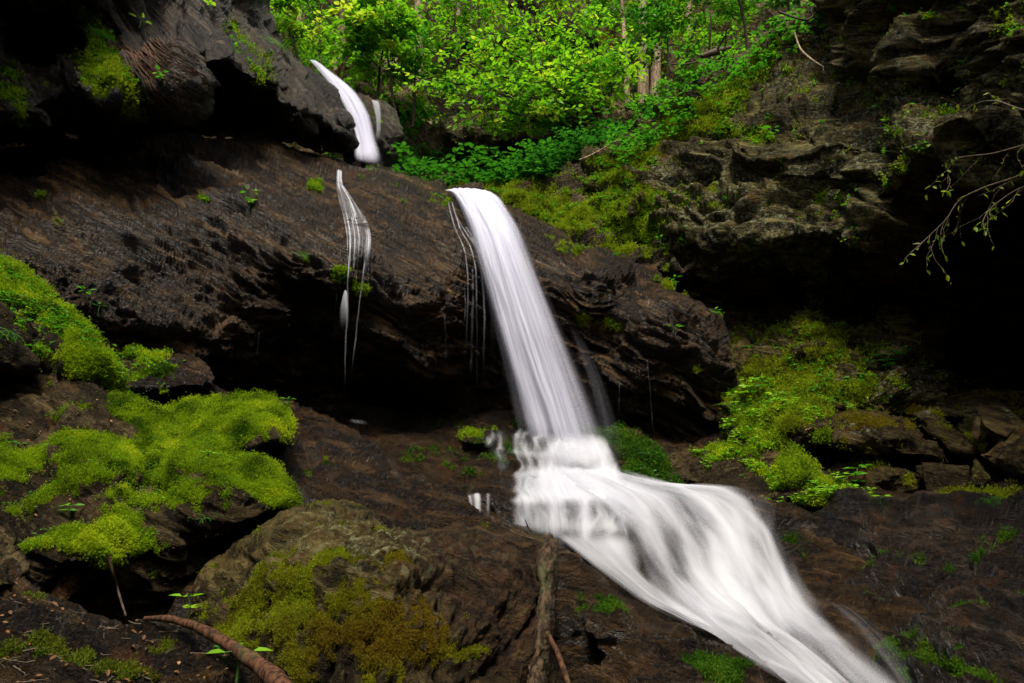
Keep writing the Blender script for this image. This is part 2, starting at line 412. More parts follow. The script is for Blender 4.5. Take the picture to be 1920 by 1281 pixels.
upper, R_upper = relief('upper_cliff', [(-500, -520), (480, -520), (505, -80), (508, 20), (532, 60), (560, 105), (588, 128), (612, 152), (640, 188), (660, 218), (667, 250), (661, 285),
      (640, 293), (600, 285), (560, 276), (480, 270), (330, 262), (200, 266), (0, 296), (-500, 360)],
    [(0, 0, 6.6), (60, 100, 7.6), (0, 190, 6.2), (120, 70, 7.6), (120, 170, 6.9), (210, 90, 7.2), (260, 140, 6.9), (330, 185, 7.0), (200, 205, 7.0), (80, 230, 6.8), (0, 235, 6.5),
     (150, 240, 8.6), (300, 235, 9.0), (0, 275, 8.6), (300, 20, 7.6), (350, 60, 7.6), (420, 125, 7.9), (480, 158, 8.2), (560, 212, 8.8), (640, 240, 9.6),
     (420, 160, 9.4), (500, 200, 9.8), (450, 240, 10.2), (600, 262, 10.6), (650, 275, 10.4), (600, 150, 10.4), (560, 120, 10.2), (520, 60, 9.9), (480, 0, 9.6), (400, -60, 8.6), (450, 80, 8.9), (520, 140, 9.4), (610, 200, 10.0),
     (-300, 0, 5.2), (-300, 250, 5.4), (0, -110, 5.2), (150, -130, 5.9), (-200, -150, 4.3), (280, -150, 7.2), (300, -300, 8.6), (0, -300, 7), (480, -300, 10.5)],  # points above the frame jut out, shaped to shade the top left corner
    M['purple'], rw=34, rd=.6, thick=3.0, ang=50, A=(.22, .22, .09, .045), Ls=(1.3, .75, .22), stretch=4.5,
    moss=[(180, 60, 22, 90, 1.3, -30), (200, 150, 30, 60, 1.5, -40), (250, 185, 18, 55, 1.5, -32), (30, 190, 30, 60, 1.0, -35), (490, 130, 30, 60, 1.0, -25), (440, 60, 20, 40, .9, -30), (20, 120, 60, 50, .6), (330, 165, 40, 20, .7)],
    moss0=-.75, lich=[(480, 30, 60, 60, .3)], old=[(300, 150, 90, 60, .5)], seed=3, label='wet purple-brown overhanging cliff above the long ledge', **S)

slab, R_slab = relief('rock_slab', [(-500, 300), (-100, 290), (0, 276), (60, 262), (120, 256), (200, 254), (330, 248), (400, 252), (480, 262), (520, 268), (560, 285), (640, 302), (720, 312), (770, 330), (830, 357), (880, 362), (935, 372), (975, 388),
      (1005, 404), (1040, 430), (1075, 452), (1110, 462), (1160, 480), (1230, 505), (1250, 530), (1300, 560), (1350, 592), (1372, 650), (1385, 720), (1392, 770), (1340, 810), (1300, 880), (1000, 900), (600, 880), (400, 800), (200, 780), (-500, 950)],
    [(0, 285, 7.6), (120, 262, 8.3), (330, 255, 8.7), (480, 270, 9.1), (600, 300, 9.8), (720, 322, 10.1), (830, 365, 9.3), (930, 382, 9.0), (1040, 442, 8.9), (1200, 512, 8.6), (1340, 600, 8.5),
     (0, 400, 6.3), (120, 330, 7.1), (200, 400, 6.8), (300, 320, 7.6), (400, 400, 7.2), (420, 330, 7.8), (600, 400, 7.7), (560, 340, 8.3), (700, 380, 8.2), (750, 450, 7.7), (860, 440, 7.9), (880, 400, 8.3), (960, 500, 7.8), (1080, 500, 8.1), (1160, 540, 7.9),
     (0, 500, 5.7), (100, 520, 6.0), (290, 540, 6.6), (200, 620, 6.3), (310, 640, 6.5), (400, 570, 6.85), (480, 550, 7.0), (420, 645, 6.85), (440, 480, 7.0), (540, 485, 7.0), (600, 540, 7.0), (660, 590, 7.1), (720, 635, 7.2), (800, 690, 7.5), (860, 640, 7.7),
     (330, 710, 6.9), (450, 700, 7.3), (520, 640, 7.5), (570, 560, 7.4), (620, 660, 8.1), (600, 730, 8.4), (750, 740, 8.4), (900, 730, 8.5), (930, 600, 8.2), (1000, 760, 8.6),
     (1060, 560, 8.0), (1110, 560, 7.85), (1200, 620, 7.7), (1210, 710, 7.75), (1300, 680, 7.9), (1300, 740, 8.0), (1120, 690, 8.0), (1140, 530, 7.75), (1260, 560, 8.0), (1130, 640, 7.9), (1120, 760, 8.3), (1250, 790, 8.2), (1350, 760, 8.2), (1350, 680, 8.1),
     (100, 700, 6.6), (-300, 400, 5.0), (-300, 700, 5.5)],
    M['slab'], step=2.5, bl=3, kap=7, strata=1.3, rw=40, rd=.55, thick=2.6, ang=27, A=(.22, .14, .08, .065), Ls=(1.4, .55, .17), stretch=5.5,
    moss=[(700, 330, 70, 16, .75, 25), (820, 375, 60, 16, .5, 25), (595, 340, 14, 9, 1.6), (375, 375, 20, 8, .9), (1130, 430, 60, 18, .6, 20), (1110, 600, 45, 14, 1.2, 10), (1200, 475, 110, 16, 1.0, 8), (1060, 470, 60, 20, .7, 30), (1290, 545, 70, 12, 1.4, 20), (1350, 590, 14, 20, 1.3),
          (680, 545, 42, 14, 1.1, 28), (640, 520, 20, 10, 1.1), (60, 470, 60, 30, .6), (1300, 700, 60, 50, .45), (530, 470, 18, 8, .8), (1200, 600, 60, 60, .35)],
    moss0=-.85, old=[(1180, 560, 160, 120, .55)], seed=5, label='broad wet brown rock slab with slanting grain that the main fall pours over', **S)

cliff, R_cliff = relief('cliff', [(1085, 300), (1120, 275), (1170, 255), (1205, 235), (1240, 205), (1290, 172), (1340, 132), (1400, 100), (1450, 60), (1520, 30), (1560, -20), (1600, -400), (2500, -420), (2500, 950), (1900, 800), (1500, 800), (1300, 830), (1280, 720), (1270, 640),
      (1240, 600), (1200, 560), (1120, 510), (1080, 470), (1050, 425), (1070, 350)],
    [(1090, 310, 10.6), (1120, 420, 9.8), (1200, 262, 10.3), (1250, 350, 9.6), (1250, 470, 9.3), (1340, 200, 9.8), (1350, 300, 9.3), (1350, 440, 8.9), (1400, 115, 9.9), (1450, 200, 8.9), (1450, 350, 8.6), (1450, 450, 8.2), (1440, 500, 8.6), (1450, 545, 9.8), (1350, 540, 9.7),
     (1540, 40, 9.2), (1560, 130, 8.9), (1520, 230, 7.9), (1550, 270, 7.7), (1600, 200, 8.2), (1580, 340, 8.0), (1600, 450, 7.5), (1640, 430, 7.3), (1640, 490, 8.4), (1620, 550, 9.8), (1650, 60, 7.6), (1700, 100, 6.9), (1640, 220, 7.4), (1720, 240, 6.6), (1700, 330, 6.8), (1780, 170, 7.1), (1850, 60, 5.9), (1850, 200, 6.1),
     (1780, 290, 6.2), (1760, 350, 7.2), (1850, 300, 5.8), (1920, 250, 5.6), (1880, 360, 7.6), (1800, 450, 9.0), (1900, 500, 9.2), (1850, 600, 9.6), (1900, 700, 9.6), (1800, 680, 9.4), (1700, 520, 9.6),
     (1400, 620, 9.4), (1500, 610, 8.7), (1450, 680, 8.6), (1520, 700, 8.2), (1600, 650, 8.1), (1690, 700, 7.9), (1450, 770, 7.9), (1600, 770, 7.5), (1690, 610, 8.5), (1740, 680, 8.6), (1740, 770, 8.0), (1840, 770, 8.6), (2300, 200, 4.4), (2300, 500, 6.5), (2300, -200, 4.6), (1700, -200, 6.4), (1900, -160, 5.7), (1600, -200, 7.4), (1750, 0, 6.6)],  # last points form an unseen overhang added to shade the cliff face
    M['cliff'], rw=36, rd=.6, thick=3.4, ang=6, A=(.30, .34, .16, .055), Ls=(1.4, .95, .30), stretch=2.6,
    moss=[(1150, 330, 70, 60, .75), (1250, 250, 90, 25, .8, -30), (1330, 190, 60, 20, .9, -35), (1400, 130, 70, 16, 1.2, -38), (1350, 230, 80, 18, .8, 10), (1230, 400, 120, 60, .5), (1180, 440, 90, 16, 1.1, 8), (1550, 660, 120, 40, .5), (1480, 720, 90, 34, 1.1, -12), (1420, 750, 50, 40, 1.0), (1560, 740, 80, 22, .9, -15), (1450, 520, 100, 12, .5), (1500, 620, 120, 20, .6)],
    moss0=-.28, lich=[(1350, 400, 160, 90, .9), (1560, 330, 80, 70, .9), (1700, 230, 130, 90, .8), (1450, 100, 120, 100, .7), (1850, 150, 160, 150, .6), (1680, 740, 60, 60, 1.0), (1250, 350, 90, 60, .7), (1550, 450, 120, 30, .9), (1730, 690, 60, 50, .8)], lich0=.0,
    old=[(1450, 650, 250, 120, .45), (1250, 300, 150, 100, .35)], seed=8, label='dark lichen-spotted cliff overhanging a black hollow', **S)

bank, R_bank = relief('mossy_bank', [(600, 290), (700, 296), (760, 318), (830, 336), (900, 328), (1000, 316), (1060, 300), (1110, 280), (1250, 240), (1350, 300), (1300, 520), (1200, 510), (1100, 480), (1040, 455), (930, 420), (830, 410), (680, 350)],
    [(700, 310, 11.8), (900, 340, 11.2), (1100, 305, 11.3), (830, 360, 10.4), (1000, 400, 9.9), (1050, 350, 10.6), (1110, 455, 9.4), (1250, 490, 9.2), (1290, 300, 11.0), (1000, 330, 11.2)],
    M['bank'], rw=24, rd=.5, thick=2.0, ang=-15, A=(.30, .26, .14, .06), Ls=(1.1, .6, .24), stretch=2,
    moss=[(980, 385, 130, 22, .9, 20), (1080, 400, 90, 40, .9), (1000, 345, 120, 20, .4), (900, 345, 90, 16, .4), (1180, 470, 80, 16, 1.0)], moss0=-.42, lich0=.3, old0=.25, cush=.04, seed=9, label='mossy rock bank between the main fall and the cliff', **S)

bed, R_bed = relief('streambed', [(-500, 800), (380, 715), (480, 722), (620, 745), (700, 765), (850, 762), (960, 768), (1100, 785), (1240, 800), (1300, 825), (1420, 800), (1500, 770), (1700, 745), (2500, 760), (2500, 1700), (-500, 1700)],
    [(500, 745, 8.4), (620, 765, 8.6), (700, 800, 7.9), (820, 780, 8.6), (900, 790, 8.2), (950, 812, 7.8), (1050, 800, 8.0), (1200, 822, 8.0), (1400, 830, 7.7), (1500, 800, 7.7), (600, 860, 6.9), (700, 900, 6.4), (850, 850, 7.3), (870, 900, 6.6), (930, 905, 6.5), (900, 935, 6.3), (900, 985, 6.2),
     (1000, 845, 7.5), (960, 870, 7.2), (1060, 872, 7.3), (1100, 930, 6.35), (1000, 928, 6.3), (1040, 990, 6.15), (1130, 1000, 5.95), (1180, 1040, 5.45), (1230, 1110, 5.0), (1330, 1185, 4.6), (1500, 1290, 3.8), (1180, 915, 6.55), (1260, 960, 6.05), (1300, 1050, 5.4), (1340, 1120, 5.0), (1400, 1190, 4.6), (1560, 1300, 3.8),
     (1240, 905, 6.75), (1340, 940, 6.2), (1390, 1010, 5.7), (1430, 1110, 5.1), (1480, 1170, 4.6), (1630, 1300, 3.8), (1290, 905, 7.0), (1400, 915, 6.6), (1450, 985, 6.0), (1480, 1090, 5.4), (1570, 1160, 4.8), (1700, 1300, 4.0), (1500, 900, 6.9), (1700, 940, 6.7), (1900, 930, 6.5), (800, 1100, 5.5), (1500, 1600, 3.0), (0, 1000, 5.6), (0, 1500, 3.6), (2200, 1300, 3.8)],
    M['bed'], rw=20, rd=.4, bl=2, thick=1.5, ang=8, A=(.07, .09, .05, .03), Ls=(.8, .45, .16), stretch=3,
    moss=[(800, 850, 60, 20, .8), (1000, 800, 60, 14, .9), (1130, 810, 60, 20, 1.1), (880, 880, 40, 14, .8), (940, 850, 80, 30, .7), (820, 800, 60, 16, .6)], moss0=-.7, old=[(900, 830, 300, 100, .0)], seed=11, label='stepped wet brown rock under the cascade', **S)

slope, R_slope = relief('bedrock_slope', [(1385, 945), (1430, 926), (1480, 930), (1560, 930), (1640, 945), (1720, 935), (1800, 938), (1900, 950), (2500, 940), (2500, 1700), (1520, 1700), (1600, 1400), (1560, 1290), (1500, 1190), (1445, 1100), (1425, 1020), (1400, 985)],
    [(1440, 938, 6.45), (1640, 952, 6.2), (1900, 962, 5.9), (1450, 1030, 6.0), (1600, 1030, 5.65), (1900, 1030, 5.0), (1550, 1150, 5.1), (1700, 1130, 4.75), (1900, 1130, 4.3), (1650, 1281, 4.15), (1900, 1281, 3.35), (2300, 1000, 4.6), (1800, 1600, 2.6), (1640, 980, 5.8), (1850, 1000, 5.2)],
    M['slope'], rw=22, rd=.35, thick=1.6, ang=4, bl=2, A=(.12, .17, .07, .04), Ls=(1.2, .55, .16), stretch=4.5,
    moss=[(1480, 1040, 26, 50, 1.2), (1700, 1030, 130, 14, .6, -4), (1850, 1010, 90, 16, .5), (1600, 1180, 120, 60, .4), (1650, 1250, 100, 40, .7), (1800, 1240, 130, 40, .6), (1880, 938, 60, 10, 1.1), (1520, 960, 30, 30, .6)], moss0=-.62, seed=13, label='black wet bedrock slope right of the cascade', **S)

ledge, R_ledge = relief('rock_ledge', [(1030, 1010), (1062, 1015), (1100, 1062), (1135, 1092), (1175, 1122), (1210, 1142), (1265, 1163), (1330, 1192), (1390, 1215), (1440, 1247), (1485, 1281), (1620, 1450), (1640, 1700), (880, 1700), (980, 1300), (1000, 1150)],
    [(1060, 1040, 4.9), (1110, 1085, 4.75), (1200, 1148, 4.55), (1330, 1200, 4.3), (1440, 1260, 3.9), (1080, 1130, 4.5), (1150, 1165, 4.2), (1250, 1225, 3.95), (1100, 1220, 4.3), (1180, 1281, 3.8), (1350, 1281, 3.65), (1250, 1600, 2.8), (1400, 1600, 2.8)],
    M['bed'], rw=14, rd=.14, thick=1.2, ang=18, A=(.05, .09, .05, .03), Ls=(.7, .4, .15), stretch=4,
    moss=[(1135, 1138, 60, 22, 1.4, 10), (1300, 1250, 120, 26, 1.1, 18), (1370, 1260, 70, 20, .9)], moss0=-.8, seed=15, label='dark wet ledge below the lower edge of the cascade', **S)

# ---- left bank
fm, R_fm = relief('mossy_outcrop', [(-500, 430), (-100, 440), (0, 473), (45, 500), (80, 535), (110, 560), (160, 610), (205, 655), (228, 700), (224, 722), (180, 728), (60, 700), (-500, 720)],
    [(0, 490, 5.5), (100, 590, 5.1), (200, 680, 4.95), (210, 715, 5.1), (0, 620, 4.6), (100, 690, 4.85), (-200, 550, 4.6), (30, 540, 5.2)],
    M['grey'], rw=24, rd=.35, thick=1.4, ang=42, A=(.12, .12, .05, .03), Ls=(.6, .4, .15), stretch=3, cush=.04,
    moss=[(60, 560, 90, 34, 1.1, 45), (150, 630, 80, 34, 1.2, 45), (200, 700, 40, 30, 1.6), (120, 680, 60, 20, .8), (30, 510, 60, 40, .9)], moss0=-.15, seed=17, label='steep mossy outcrop rising at the left edge under the wet slab', **S)
dk, R_dk = relief('low_ledge', [(200, 660), (240, 652), (300, 656), (350, 668), (388, 688), (403, 705), (400, 722), (380, 730), (240, 735), (190, 720)],
    [(220, 670, 6.4), (390, 700, 6.4), (300, 700, 6.1), (260, 725, 6.0)], M['bed'], rw=12, rd=.25, thick=.8, A=(.07, .08, .04, .03), Ls=(.5, .3, .12), ang=20,
    moss=[(270, 668, 50, 9, 1.6, 3), (290, 700, 50, 16, 1.0)], moss0=-.5, seed=19, label='small dark ledge with a strip of moss behind the mossy outcrop', **S)
brown, R_brown = relief('wet_bedrock', [(150, 720), (230, 726), (300, 728), (400, 722), (430, 735), (480, 745), (560, 765), (605, 772), (645, 788), (690, 820), (712, 845), (760, 890), (800, 905), (850, 930), (900, 962), (960, 985), (1010, 1000), (1060, 1015), (1040, 1400), (300, 1400), (200, 900)],
    [(300, 740, 6.6), (480, 762, 6.4), (600, 785, 6.3), (650, 805, 6.1), (600, 860, 5.5), (550, 930, 5.0), (700, 850, 6.1), (750, 905, 5.7), (850, 950, 5.4), (950, 1000, 5.2), (650, 950, 4.9), (800, 1000, 4.8), (700, 1100, 4.4), (1000, 1100, 4.6), (600, 1250, 4.0), (300, 850, 5.4), (730, 960, 5.1), (680, 900, 5.4)],
    M['bed'], rw=16, rd=.2, bl=2, thick=1.3, ang=28, A=(.08, .12, .06, .035), Ls=(.9, .5, .14), stretch=4,
    moss=[(620, 870, 30, 18, .9), (560, 880, 30, 20, .7), (820, 905, 50, 10, .6)], moss0=-.9, seed=21, label='brown wet bedrock sloping down to the cascade', **S)
cus, R_cus = relief('mossy_rock', [(300, 772), (330, 757), (370, 750), (410, 742), (440, 736), (480, 732), (515, 740), (540, 760), (550, 785), (552, 812), (545, 832), (500, 838), (430, 850), (340, 830), (300, 800)],
    [(320, 770, 5.25), (450, 745, 5.35), (540, 780, 5.2), (400, 790, 4.95), (480, 800, 4.85), (530, 825, 4.85), (340, 815, 4.9)],
    M['grey'], rw=22, rd=.25, thick=.8, ang=10, A=(.08, .04, .02, .01), Ls=(.5, .4, .12), stretch=2, cush=.05,
    moss=[(430, 780, 140, 50, 1.8)], moss0=-.3, seed=23, label='rounded rock capped by the brightest moss cushion above the left bank', cat='rock')
mainm, R_main = relief('left_bank', [(-500, 620), (-60, 650), (0, 662), (35, 668), (60, 676), (100, 690), (135, 703), (170, 722), (200, 737), (235, 750), (262, 758), (300, 778), (330, 795), (400, 805), (450, 828), (480, 845), (510, 868), (540, 898), (566, 930), (560, 955), (520, 975), (480, 1010), (440, 1055), (395, 1100), (370, 1150), (360, 1230), (-500, 1230)],
    [(0, 680, 4.8), (100, 705, 4.8), (200, 750, 4.8), (320, 805, 4.7), (450, 845, 4.65), (550, 930, 4.45), (200, 850, 4.3), (120, 790, 4.4), (350, 880, 4.2), (100, 900, 4.05), (30, 830, 4.3), (250, 940, 3.95), (450, 945, 4.05), (100, 1000, 3.6), (170, 1010, 3.5), (230, 960, 3.85), (180, 1100, 3.7), (330, 1020, 3.95), (300, 1130, 4.1), (420, 1040, 4.3), (0, 1100, 3.5), (-200, 900, 3.5), (60, 960, 3.75), (220, 910, 3.9), (260, 920, 4.15)],
    M['grey'], rw=30, rd=.4, thick=1.6, ang=24, A=(.17, .15, .045, .022), Ls=(.65, .5, .14), stretch=4, cush=.05,
    moss=[(250, 870, 190, 34, 1.5, 6), (400, 860, 130, 34, 1.5, 22), (500, 910, 70, 26, 1.3, 40), (280, 790, 90, 16, 1.1, 25), (100, 840, 90, 14, 1.1, -8), (150, 1010, 50, 26, 1.8, 15), (220, 990, 60, 34, 1.0), (90, 920, 80, 16, 1.2, -20), (300, 940, 100, 34, .7), (230, 1050, 70, 34, .9), (60, 1020, 40, 12, 1.3), (10, 870, 50, 40, 1.2), (240, 760, 60, 14, .8, 25), (350, 930, 60, 20, .8), (20, 665, 40, 12, 1.2), (420, 830, 60, 14, 1.2, 15), (120, 770, 40, 16, .8), (200, 830, 80, 14, .9), (330, 840, 30, 16, -1.0), (180, 900, 60, 8, -1.0, -10), (420, 905, 70, 7, -1.1, 12), (60, 800, 60, 10, -.8)],
    moss0=-.52, seed=25, label='grey rock bank covered by a bright green moss carpet', **S)
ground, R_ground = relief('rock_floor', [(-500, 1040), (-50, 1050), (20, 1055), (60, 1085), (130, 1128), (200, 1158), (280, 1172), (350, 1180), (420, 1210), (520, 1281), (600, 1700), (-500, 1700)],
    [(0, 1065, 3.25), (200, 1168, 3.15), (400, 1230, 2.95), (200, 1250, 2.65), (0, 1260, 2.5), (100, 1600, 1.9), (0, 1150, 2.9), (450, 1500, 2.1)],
    M['bed'], rw=20, rd=.2, thick=1.0, ang=26, A=(.05, .06, .03, .02), Ls=(.5, .3, .1), stretch=4,  # dark rock colour used in place of shade on this floor
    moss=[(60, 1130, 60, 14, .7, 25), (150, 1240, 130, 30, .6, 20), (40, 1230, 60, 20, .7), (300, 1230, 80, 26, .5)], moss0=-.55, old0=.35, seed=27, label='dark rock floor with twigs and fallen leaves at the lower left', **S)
edge_r, R_edge = relief('boulder', [(-400, 960), (-60, 985), (0, 1000), (18, 1018), (22, 1040), (45, 1065), (40, 1100), (0, 1110), (-400, 1130)],
    [(0, 1020, 3.3), (30, 1070, 3.2), (-100, 1050, 2.9), (-300, 1050, 2.8)], M['grey'], rw=18, rd=.2, thick=.6, A=(.06, .08, .03, .02), Ls=(.4, .3, .1), moss0=-.8, seed=29, label='grey cracked rock cut off by the left edge of the picture', cat='boulder')

boul, R_boul = relief('boulder', [(352, 1150), (368, 1105), (385, 1075), (410, 1052), (440, 1030), (470, 1008), (500, 985), (530, 966), (560, 950), (590, 938), (622, 931), (650, 930), (680, 936), (703, 950), (716, 975), (740, 983), (790, 985), (860, 975), (905, 978), (935, 988), (985, 998), (1020, 1008), (1038, 1022), (1045, 1080), (1035, 1150), (1020, 1281), (1000, 1700), (280, 1700), (330, 1300)],
    [(640, 945, 4.15), (715, 990, 3.9), (860, 990, 4.3), (1020, 1020, 4.45), (400, 1090, 3.75), (500, 1040, 3.55), (560, 990, 3.7), (630, 1010, 3.5), (600, 1080, 3.2), (720, 1060, 3.4), (700, 1130, 3.1), (850, 1080, 3.75), (950, 1120, 3.7), (1030, 1150, 3.9), (450, 1200, 3.25), (540, 1180, 3.0), (650, 1281, 2.85), (780, 1250, 3.1), (900, 1281, 3.3), (700, 1600, 2.3), (380, 1250, 3.4)],
    M['boulder'], step=2.8, rw=34, rd=.4, thick=1.2, ang=-30, A=(.08, .065, .035, .018), Ls=(.6, .42, .13), stretch=2.2, cush=.02,
    moss=[(480, 1110, 110, 60, .45, -40), (600, 1180, 240, 110, .62), (760, 1180, 110, 90, .35), (700, 1085, 60, 12, .6, -25), (830, 1200, 16, 40, .6), (420, 1170, 60, 80, .4)],
    moss0=-.50, lich=[(620, 1000, 90, 50, .9), (760, 1050, 50, 60, .7), (700, 1050, 60, 50, .8), (900, 1050, 80, 60, .15), (790, 1190, 60, 60, .5)], old=[(640, 1200, 200, 110, .5), (800, 1130, 120, 120, .5)], old0=.38, seed=31, wetb=[(930, 1120, 170, 200, 1.3), (800, 1020, 60, 40, .5)],
    label='huge foreground boulder with olive lichen and golden brown moss', cat='boulder')

# ---- loose rocks and boulders
def rock(label, outline, ctrl, mat='loose', ang=18, name='boulder', **kw):
    a = dict(step=2.4, rw=12, rd=.14, thick=.55, A=(.03, .07, .03, .015), Ls=(.5, .35, .12), stretch=2.5, moss0=-.6, rough=.035)
    a.update(kw)
    return relief(name, outline, ctrl, M[mat], ang=ang, label=label, cat='boulder', **a)
rk = []
rk.append(rock('long flat shelf of ochre rock at the foot of the cliff hollow', [(1690, 752), (1760, 742), (1850, 735), (1930, 730), (2100, 735), (2100, 800), (1960, 790), (1860, 778), (1760, 785), (1700, 775)], [(1700, 765, 8.0), (1900, 745, 8.2), (1900, 775, 7.7), (1780, 775, 7.7)], name='rock_shelf', old0=.9, moss0=-.1, seed=41, lich=[(1830, 770, 40, 14, 1)]))
rk.append(rock('wedge-shaped boulder with a lichened corner behind the big ochre boulder', [(1712, 777), (1745, 770), (1768, 785), (1790, 800), (1815, 815), (1832, 832), (1836, 852), (1815, 858), (1785, 848), (1750, 822)], [(1720, 785, 7.35), (1780, 800, 7.3), (1825, 840, 7.15), (1780, 835, 7.1)], seed=43, old0=.6, moss0=-.3, lich=[(1738, 776, 26, 10, 1.2)]))
rk.append(rock('big ochre boulder with a pale flat top', [(1548, 795), (1560, 778), (1575, 770), (1640, 768), (1690, 774), (1715, 790), (1731, 805), (1735, 820), (1755, 825), (1768, 845), (1782, 860), (1760, 866), (1700, 864), (1640, 856), (1600, 848), (1562, 838), (1552, 815)],
    [(1570, 780, 7.1), (1690, 780, 7.2), (1620, 805, 6.8), (1730, 815, 7.0), (1660, 830, 6.6), (1760, 855, 6.65), (1600, 840, 6.8), (1640, 855, 6.9)], rw=16, thick=.9, rd=.25, A=(.06, .09, .035, .015), seed=45, old0=.85, moss0=-.25, moss=[(1640, 790, 60, 12, .7)], lich=[(1610, 800, 34, 18, .9)]))
rk.append(rock('mossy block overhanging the gap left of the big ochre boulder', [(1520, 812), (1535, 800), (1552, 790), (1560, 800), (1556, 820), (1548, 826), (1528, 825)], [(1530, 812, 7.0), (1555, 800, 7.05), (1540, 822, 6.95)], moss0=.5, seed=47, rw=8))
rk.append(rock('dark block wedged under the leaning slab', [(1800, 768), (1830, 765), (1850, 790), (1862, 820), (1858, 850), (1820, 852), (1795, 820), (1790, 790)], [(1820, 780, 7.7), (1840, 840, 7.4)], seed=49, mat='cliff', lich=[(1815, 775, 20, 12, 1.)]))
rk.append(rock('flat leaning slab with white lichen spots on its upper face', [(1826, 762), (1840, 758), (1885, 762), (1905, 775), (1922, 792), (1905, 800), (1888, 818), (1870, 812), (1848, 800)], [(1830, 764, 7.2), (1900, 770, 7.2), (1915, 792, 6.9), (1880, 812, 6.7)], A=(.01, .02, .012, .01), rw=6, rd=.05, thick=.25, seed=51, lich=[(1890, 768, 12, 6, 1.2), (1900, 778, 8, 6, 1.)]))
rk.append(rock('narrow upright sliver of stone below the leaning slab', [(1830, 778), (1838, 782), (1839, 808), (1832, 828), (1824, 820), (1824, 800)], [(1831, 780, 7.0), (1831, 825, 6.85)], A=(.01, .02, .01, .01), rw=5, rd=.06, thick=.2, seed=53, name='boulder'))
rk.append(rock('large smooth brown boulder cut off by the right edge of the picture', [(1838, 852), (1860, 838), (1872, 820), (1880, 816), (1900, 800), (1925, 782), (1990, 760), (2080, 790), (2090, 900), (1960, 905), (1900, 898), (1880, 882), (1855, 862)],
    [(1850, 852, 6.6), (1900, 805, 6.7), (2000, 775, 6.6), (1930, 850, 6.0), (1890, 885, 6.3), (2000, 880, 5.9)], rw=14, thick=1.0, A=(.05, .05, .02, .012), stretch=2, seed=55, lich=[(1878, 820, 6, 5, 1.5)]))
rk.append(rock('dark pointed stone standing between the square slab and the smooth boulder', [(1828, 859), (1836, 868), (1850, 885), (1858, 900), (1850, 914), (1818, 917), (1822, 880)], [(1828, 862, 6.6), (1845, 910, 6.4), (1822, 912, 6.35)], rw=7, A=(.02, .03, .015, .01), thick=.3, seed=57, mat='cliff'))
rk.append(rock('square olive slab standing on edge in front of the rock pile', [(1728, 866), (1760, 868), (1817, 872), (1819, 895), (1813, 917), (1775, 924), (1738, 930), (1733, 900)], [(1730, 868, 6.55), (1817, 873, 6.55), (1815, 915, 6.4), (1738, 928, 6.4)], A=(.01, .015, .01, .008), rw=5, rd=.05, thick=.25, rough=.015, moss0=-.9, moss=[(1745, 922, 20, 8, 1.)], seed=59))
rk.append(rock('thin broken chip leaning on the left of the square slab', [(1716, 873), (1729, 871), (1732, 900), (1726, 897), (1719, 885)], [(1720, 875, 6.6), (1730, 898, 6.55)], A=(.01, .01, .01, .008), rw=4, rd=.03, thick=.15, seed=61))
rk.append(rock('low mossy-topped boulder beneath the big ochre boulder', [(1560, 880), (1590, 868), (1620, 860), (1640, 857), (1665, 862), (1690, 880), (1722, 893), (1735, 910), (1732, 935), (1650, 940), (1590, 920), (1565, 900)],
    [(1575, 882, 7.0), (1640, 862, 7.0), (1655, 880, 6.7), (1720, 900, 6.8), (1660, 930, 6.75)], rw=12, thick=.7, A=(.04, .08, .03, .015), seed=63, old0=.6, moss=[(1620, 870, 50, 12, 1.1)], moss0=-.5))
rk.append(rock('low mossy ledge stone along the right edge below the square slab', [(1722, 945), (1745, 930), (1790, 916), (1840, 912), (1880, 900), (1920, 888), (2100, 880), (2100, 985), (1900, 962), (1800, 950)], [(1740, 938, 6.35), (1850, 915, 6.3), (2000, 900, 6.0), (1900, 950, 5.95)], rw=10, thick=.7, seed=65, old0=.5, moss=[(1770, 930, 50, 8, 1.4, -8), (1890, 925, 50, 16, 1.0)], moss0=-.15, name='rock_ledge'))
rk.append(rock('bright green moss pyramid on a pointed rock', [(1446, 882), (1458, 858), (1470, 842), (1487, 830), (1500, 842), (1507, 855), (1528, 868), (1540, 885), (1545, 905), (1500, 915), (1455, 905)], [(1487, 838, 6.95), (1455, 890, 6.75), (1530, 885, 6.75), (1490, 880, 6.5)], rw=10, thick=.5, moss=[(1490, 870, 60, 60, 1.8)], cush=.04, A=(.03, .03, .015, .01), seed=67))
rk.append(rock('small dark rock capped with moss beside the splash pool', [(862, 812), (880, 803), (900, 804), (918, 800), (930, 808), (932, 824), (915, 832), (870, 830)], [(870, 815, 7.5), (925, 812, 7.5), (900, 826, 7.3)], rw=9, thick=.3, moss0=.25, mat='bed', cush=.03, seed=69))
rk.append(rock('pale-topped wet boulder beside the upper fall', [(650, 178), (672, 171), (692, 176), (715, 186), (735, 200), (748, 218), (757, 236), (752, 262), (742, 300), (700, 330), (640, 320), (645, 240)],
    [(670, 178, 12.0), (720, 195, 12.0), (755, 240, 11.9), (700, 250, 11.4), (660, 240, 11.6), (705, 300, 11.3), (740, 290, 11.7)], mat='purple', ang=40, rw=14, rd=.3, thick=1.2, A=(.12, .12, .06, .03), lich=[(735, 212, 30, 9, 1.3, 42)], moss=[(670, 195, 8, 5, 1.8), (703, 208, 12, 4, 1.4), (712, 230, 6, 20, 1.)], moss0=-.8, seed=71))
